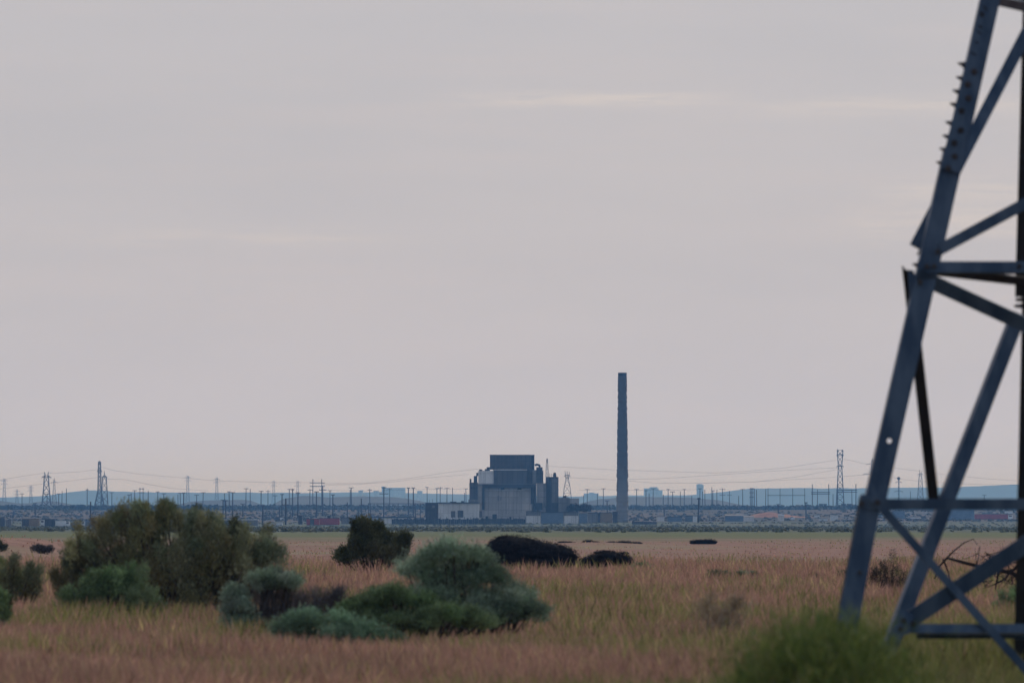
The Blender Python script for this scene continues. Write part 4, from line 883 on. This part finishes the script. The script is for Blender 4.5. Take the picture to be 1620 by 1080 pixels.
member('brace', (1614, 496), (1378, 1105), 23, Yr(510) - .3, Yf(1010) + 1.15, RIGHT, roll=R(-8))             # f
member('brace', (1437, 428), (1478, 800), 17, Yf(430) + .4, Yr(790) - .6, RIGHT, roll=R(30), tilt=.8, mat=shadesteel)                     # g
member('strut', (1364, 797), (2 * AX - 1385, 797), 17, Yf(797) - .055, Yf(797) - .055, RIGHT)             # j
member('brace', (1380, 786), (1740, 1190), 13, Yf(790) - .075, Yf(1190) - .055, RIGHT, True)             # k
member('brace', (1422, 991), (AX, 731), 27, Yf(985) - .02, Yf(740) - .02, RIGHT, True, roll=R(8))                  # l
member('strut', (1440, 993), (2 * AX - 1440, 993), 15, Yf(992) - .006, Yf(992) - .006, LEFT, roll=R(-22))     # m upper flange
member('strut', (1450, 1006), (2 * AX - 1450, 1006), 9, Yf(1006) + .06, Yf(1006) + .06, LEFT, roll=R(35))    # m lower flange
# upper cage and arms beyond the frame
for z in (-350, -700):
    k = 1727 - (z + 700) * .228
    member('strut', (k, z), (2 * AX - k, z), 18, Yf(z), Yf(z), RIGHT)
    member('strut', (k, z), (1655, z), 18, Yf(z) + .1, Yr(z), RIGHT)
mb = MB()
for x in (1727, 2 * AX - 1727):
    for yy in (Yf(-700), Yf(-700) + .9): mb.tube([at(x, -700, yy) - TO, at(AX + (x - AX) * .4, -1900, yy) - TO], [.07, .05], 4)
mb.build('leg', steel, tower)
for yy in (-1250, -1700):
    mb = MB(); mb.tube([at(AX - 900, yy, Yf(-700) + .4) - TO, at(AX + 900, yy, Yf(-700) + .4) - TO], .06, 4); mb.tube([at(AX - 900, yy, Yf(-700) + .4) - TO, at(AX, yy - 150, Yf(-700) + .4) - TO, at(AX + 900, yy, Yf(-700) + .4) - TO], .05, 4)
    mb.build('crossarm', steel, tower)
# plates and bolts
def plate(pts, y, name='gusset_plate', th=.012):
    mb = MB(); ps = [at(px, py, y + .1 * (Zr(py) - Zr(pts[0][1]))) - TO for px, py in pts]; n = len(ps)
    mb.add(ps + [p + Vector((0, th, 0)) for p in ps], [tuple(range(n)), tuple(range(2 * n - 1, n - 1, -1))] + [(i + n, (i + 1) % n + n, (i + 1) % n, i) for i in range(n)])
    return mb.build(name, steel, tower)
def bolt(px, py, y, parent, r=.023, name='bolt'):
    mb = MB(); c = at(px, py, y) - TO
    prof = [(r * 1.25, .0), (r * 1.25, .006), (r, .0065), (r, .022), (r * .55, .0225), (r * .55, .034)]; n = 6
    vs = [c + Vector((a * math.cos(2 * math.pi * j / n), -z, a * math.sin(2 * math.pi * j / n))) for a, z in prof for j in range(n)]; k = len(prof)
    mb.add(vs, [(i * n + j, i * n + (j + 1) % n, (i + 1) * n + (j + 1) % n, (i + 1) * n + j) for i in range(k - 1) for j in range(n)] + [tuple((k - 1) * n + j for j in range(n))])
    return mb.build(name, darkmetal, parent)
sp_y = Yf(95) - .046
spl = plate([(1532, 88), (1559, 96), (1520, 274), (1488, 266)], sp_y, 'splice_plate')
for px, py in ((1542, 113), (1532, 133), (1533, 155), (1522, 175), (1520.5, 206), (1510.5, 226), (1511, 247), (1500.5, 266)):
    bolt(px, py, sp_y + .1 * (Zr(py) - Zr(88)) - .002, spl)
for (px, py) in ((1518, 100), (1515.5, 122), (1510, 143), (1505.5, 164), (1498.5, 193), (1494, 214.5), (1489, 235), (1484, 256.5), (1446, 418)):   # bolts of the other flange, in profile
    mb = MB(); e = at(px, py, Yf(py) + .08); d_ = Vector((.965, 0, -.26)); b0 = e + d_ * .10
    e = e - d_ * .012; mb.tube([b0 - TO, e + d_ * .05 - TO], .03, 6); mb.tube([e + d_ * .05 - TO, e - TO], [.022, .006], 6); mb.build('bolt', darkmetal, spl)
for px, py in ((1456, 446), (1484, 398), (1467, 421), (1478, 421), (1613, 421)): bolt(px, py, Yf(py) - .045, tower, .019)
for px, py in ((1388, 794), (1360 + 3, 796)): bolt(px, py, Yf(py) - .11, tower, .022)
gp = plate([(1424, 962), (1446, 972), (1440, 1000), (1412, 1012), (1414, 985)], Yf(965) - .04)
for px, py in ((1429, 981), (1424, 994), (1444, 986)): bolt(px, py, Yf(py) - .05, gp, .02)
plate([(1437, 428), (1462, 440), (1452, 470), (1440, 484)], Yf(428) + .06)
for px, py in ((1604, 466), (1602, 474), (1600, 484)):
    mb = MB(); e = at(px + 5, py, Yr(py)); mb.tube([e + Vector((.07, 0, 0)) - TO, e - TO], [.02, .012], 6); mb.build('bolt', darkmetal, tower)
bolt(1360, 905, Yf(905) - .05, leg_o, .016)
# worn dark paint strokes on the upper leg
for x0, y0, x1, y1, w in ((1559, 9, 1566, 16, 2.2), (1553, 20, 1561, 22, 4.5), (1554, 24, 1560, 26, 3), (1551, 40, 1558, 44, 3), (1548, 48, 1556, 54, 2.2), (1545, 65, 1552, 68, 2.2), (1538, 82, 1548, 87, 2.5), (1537, 92, 1547, 95, 4)):
    p, q = at(x0 - 2, y0, Yf(y0) - .026), at(x1 - 3, y1, Yf(y1) - .026); u = (q - p); nrm = Vector((-u.z, 0, u.x)).normalized() * w * PXM
    mb = MB(); mb.obox(p - nrm / 2 - TO, u, nrm, Vector((0, .003, 0))); mb.build('paint_mark', darkroof, tower)
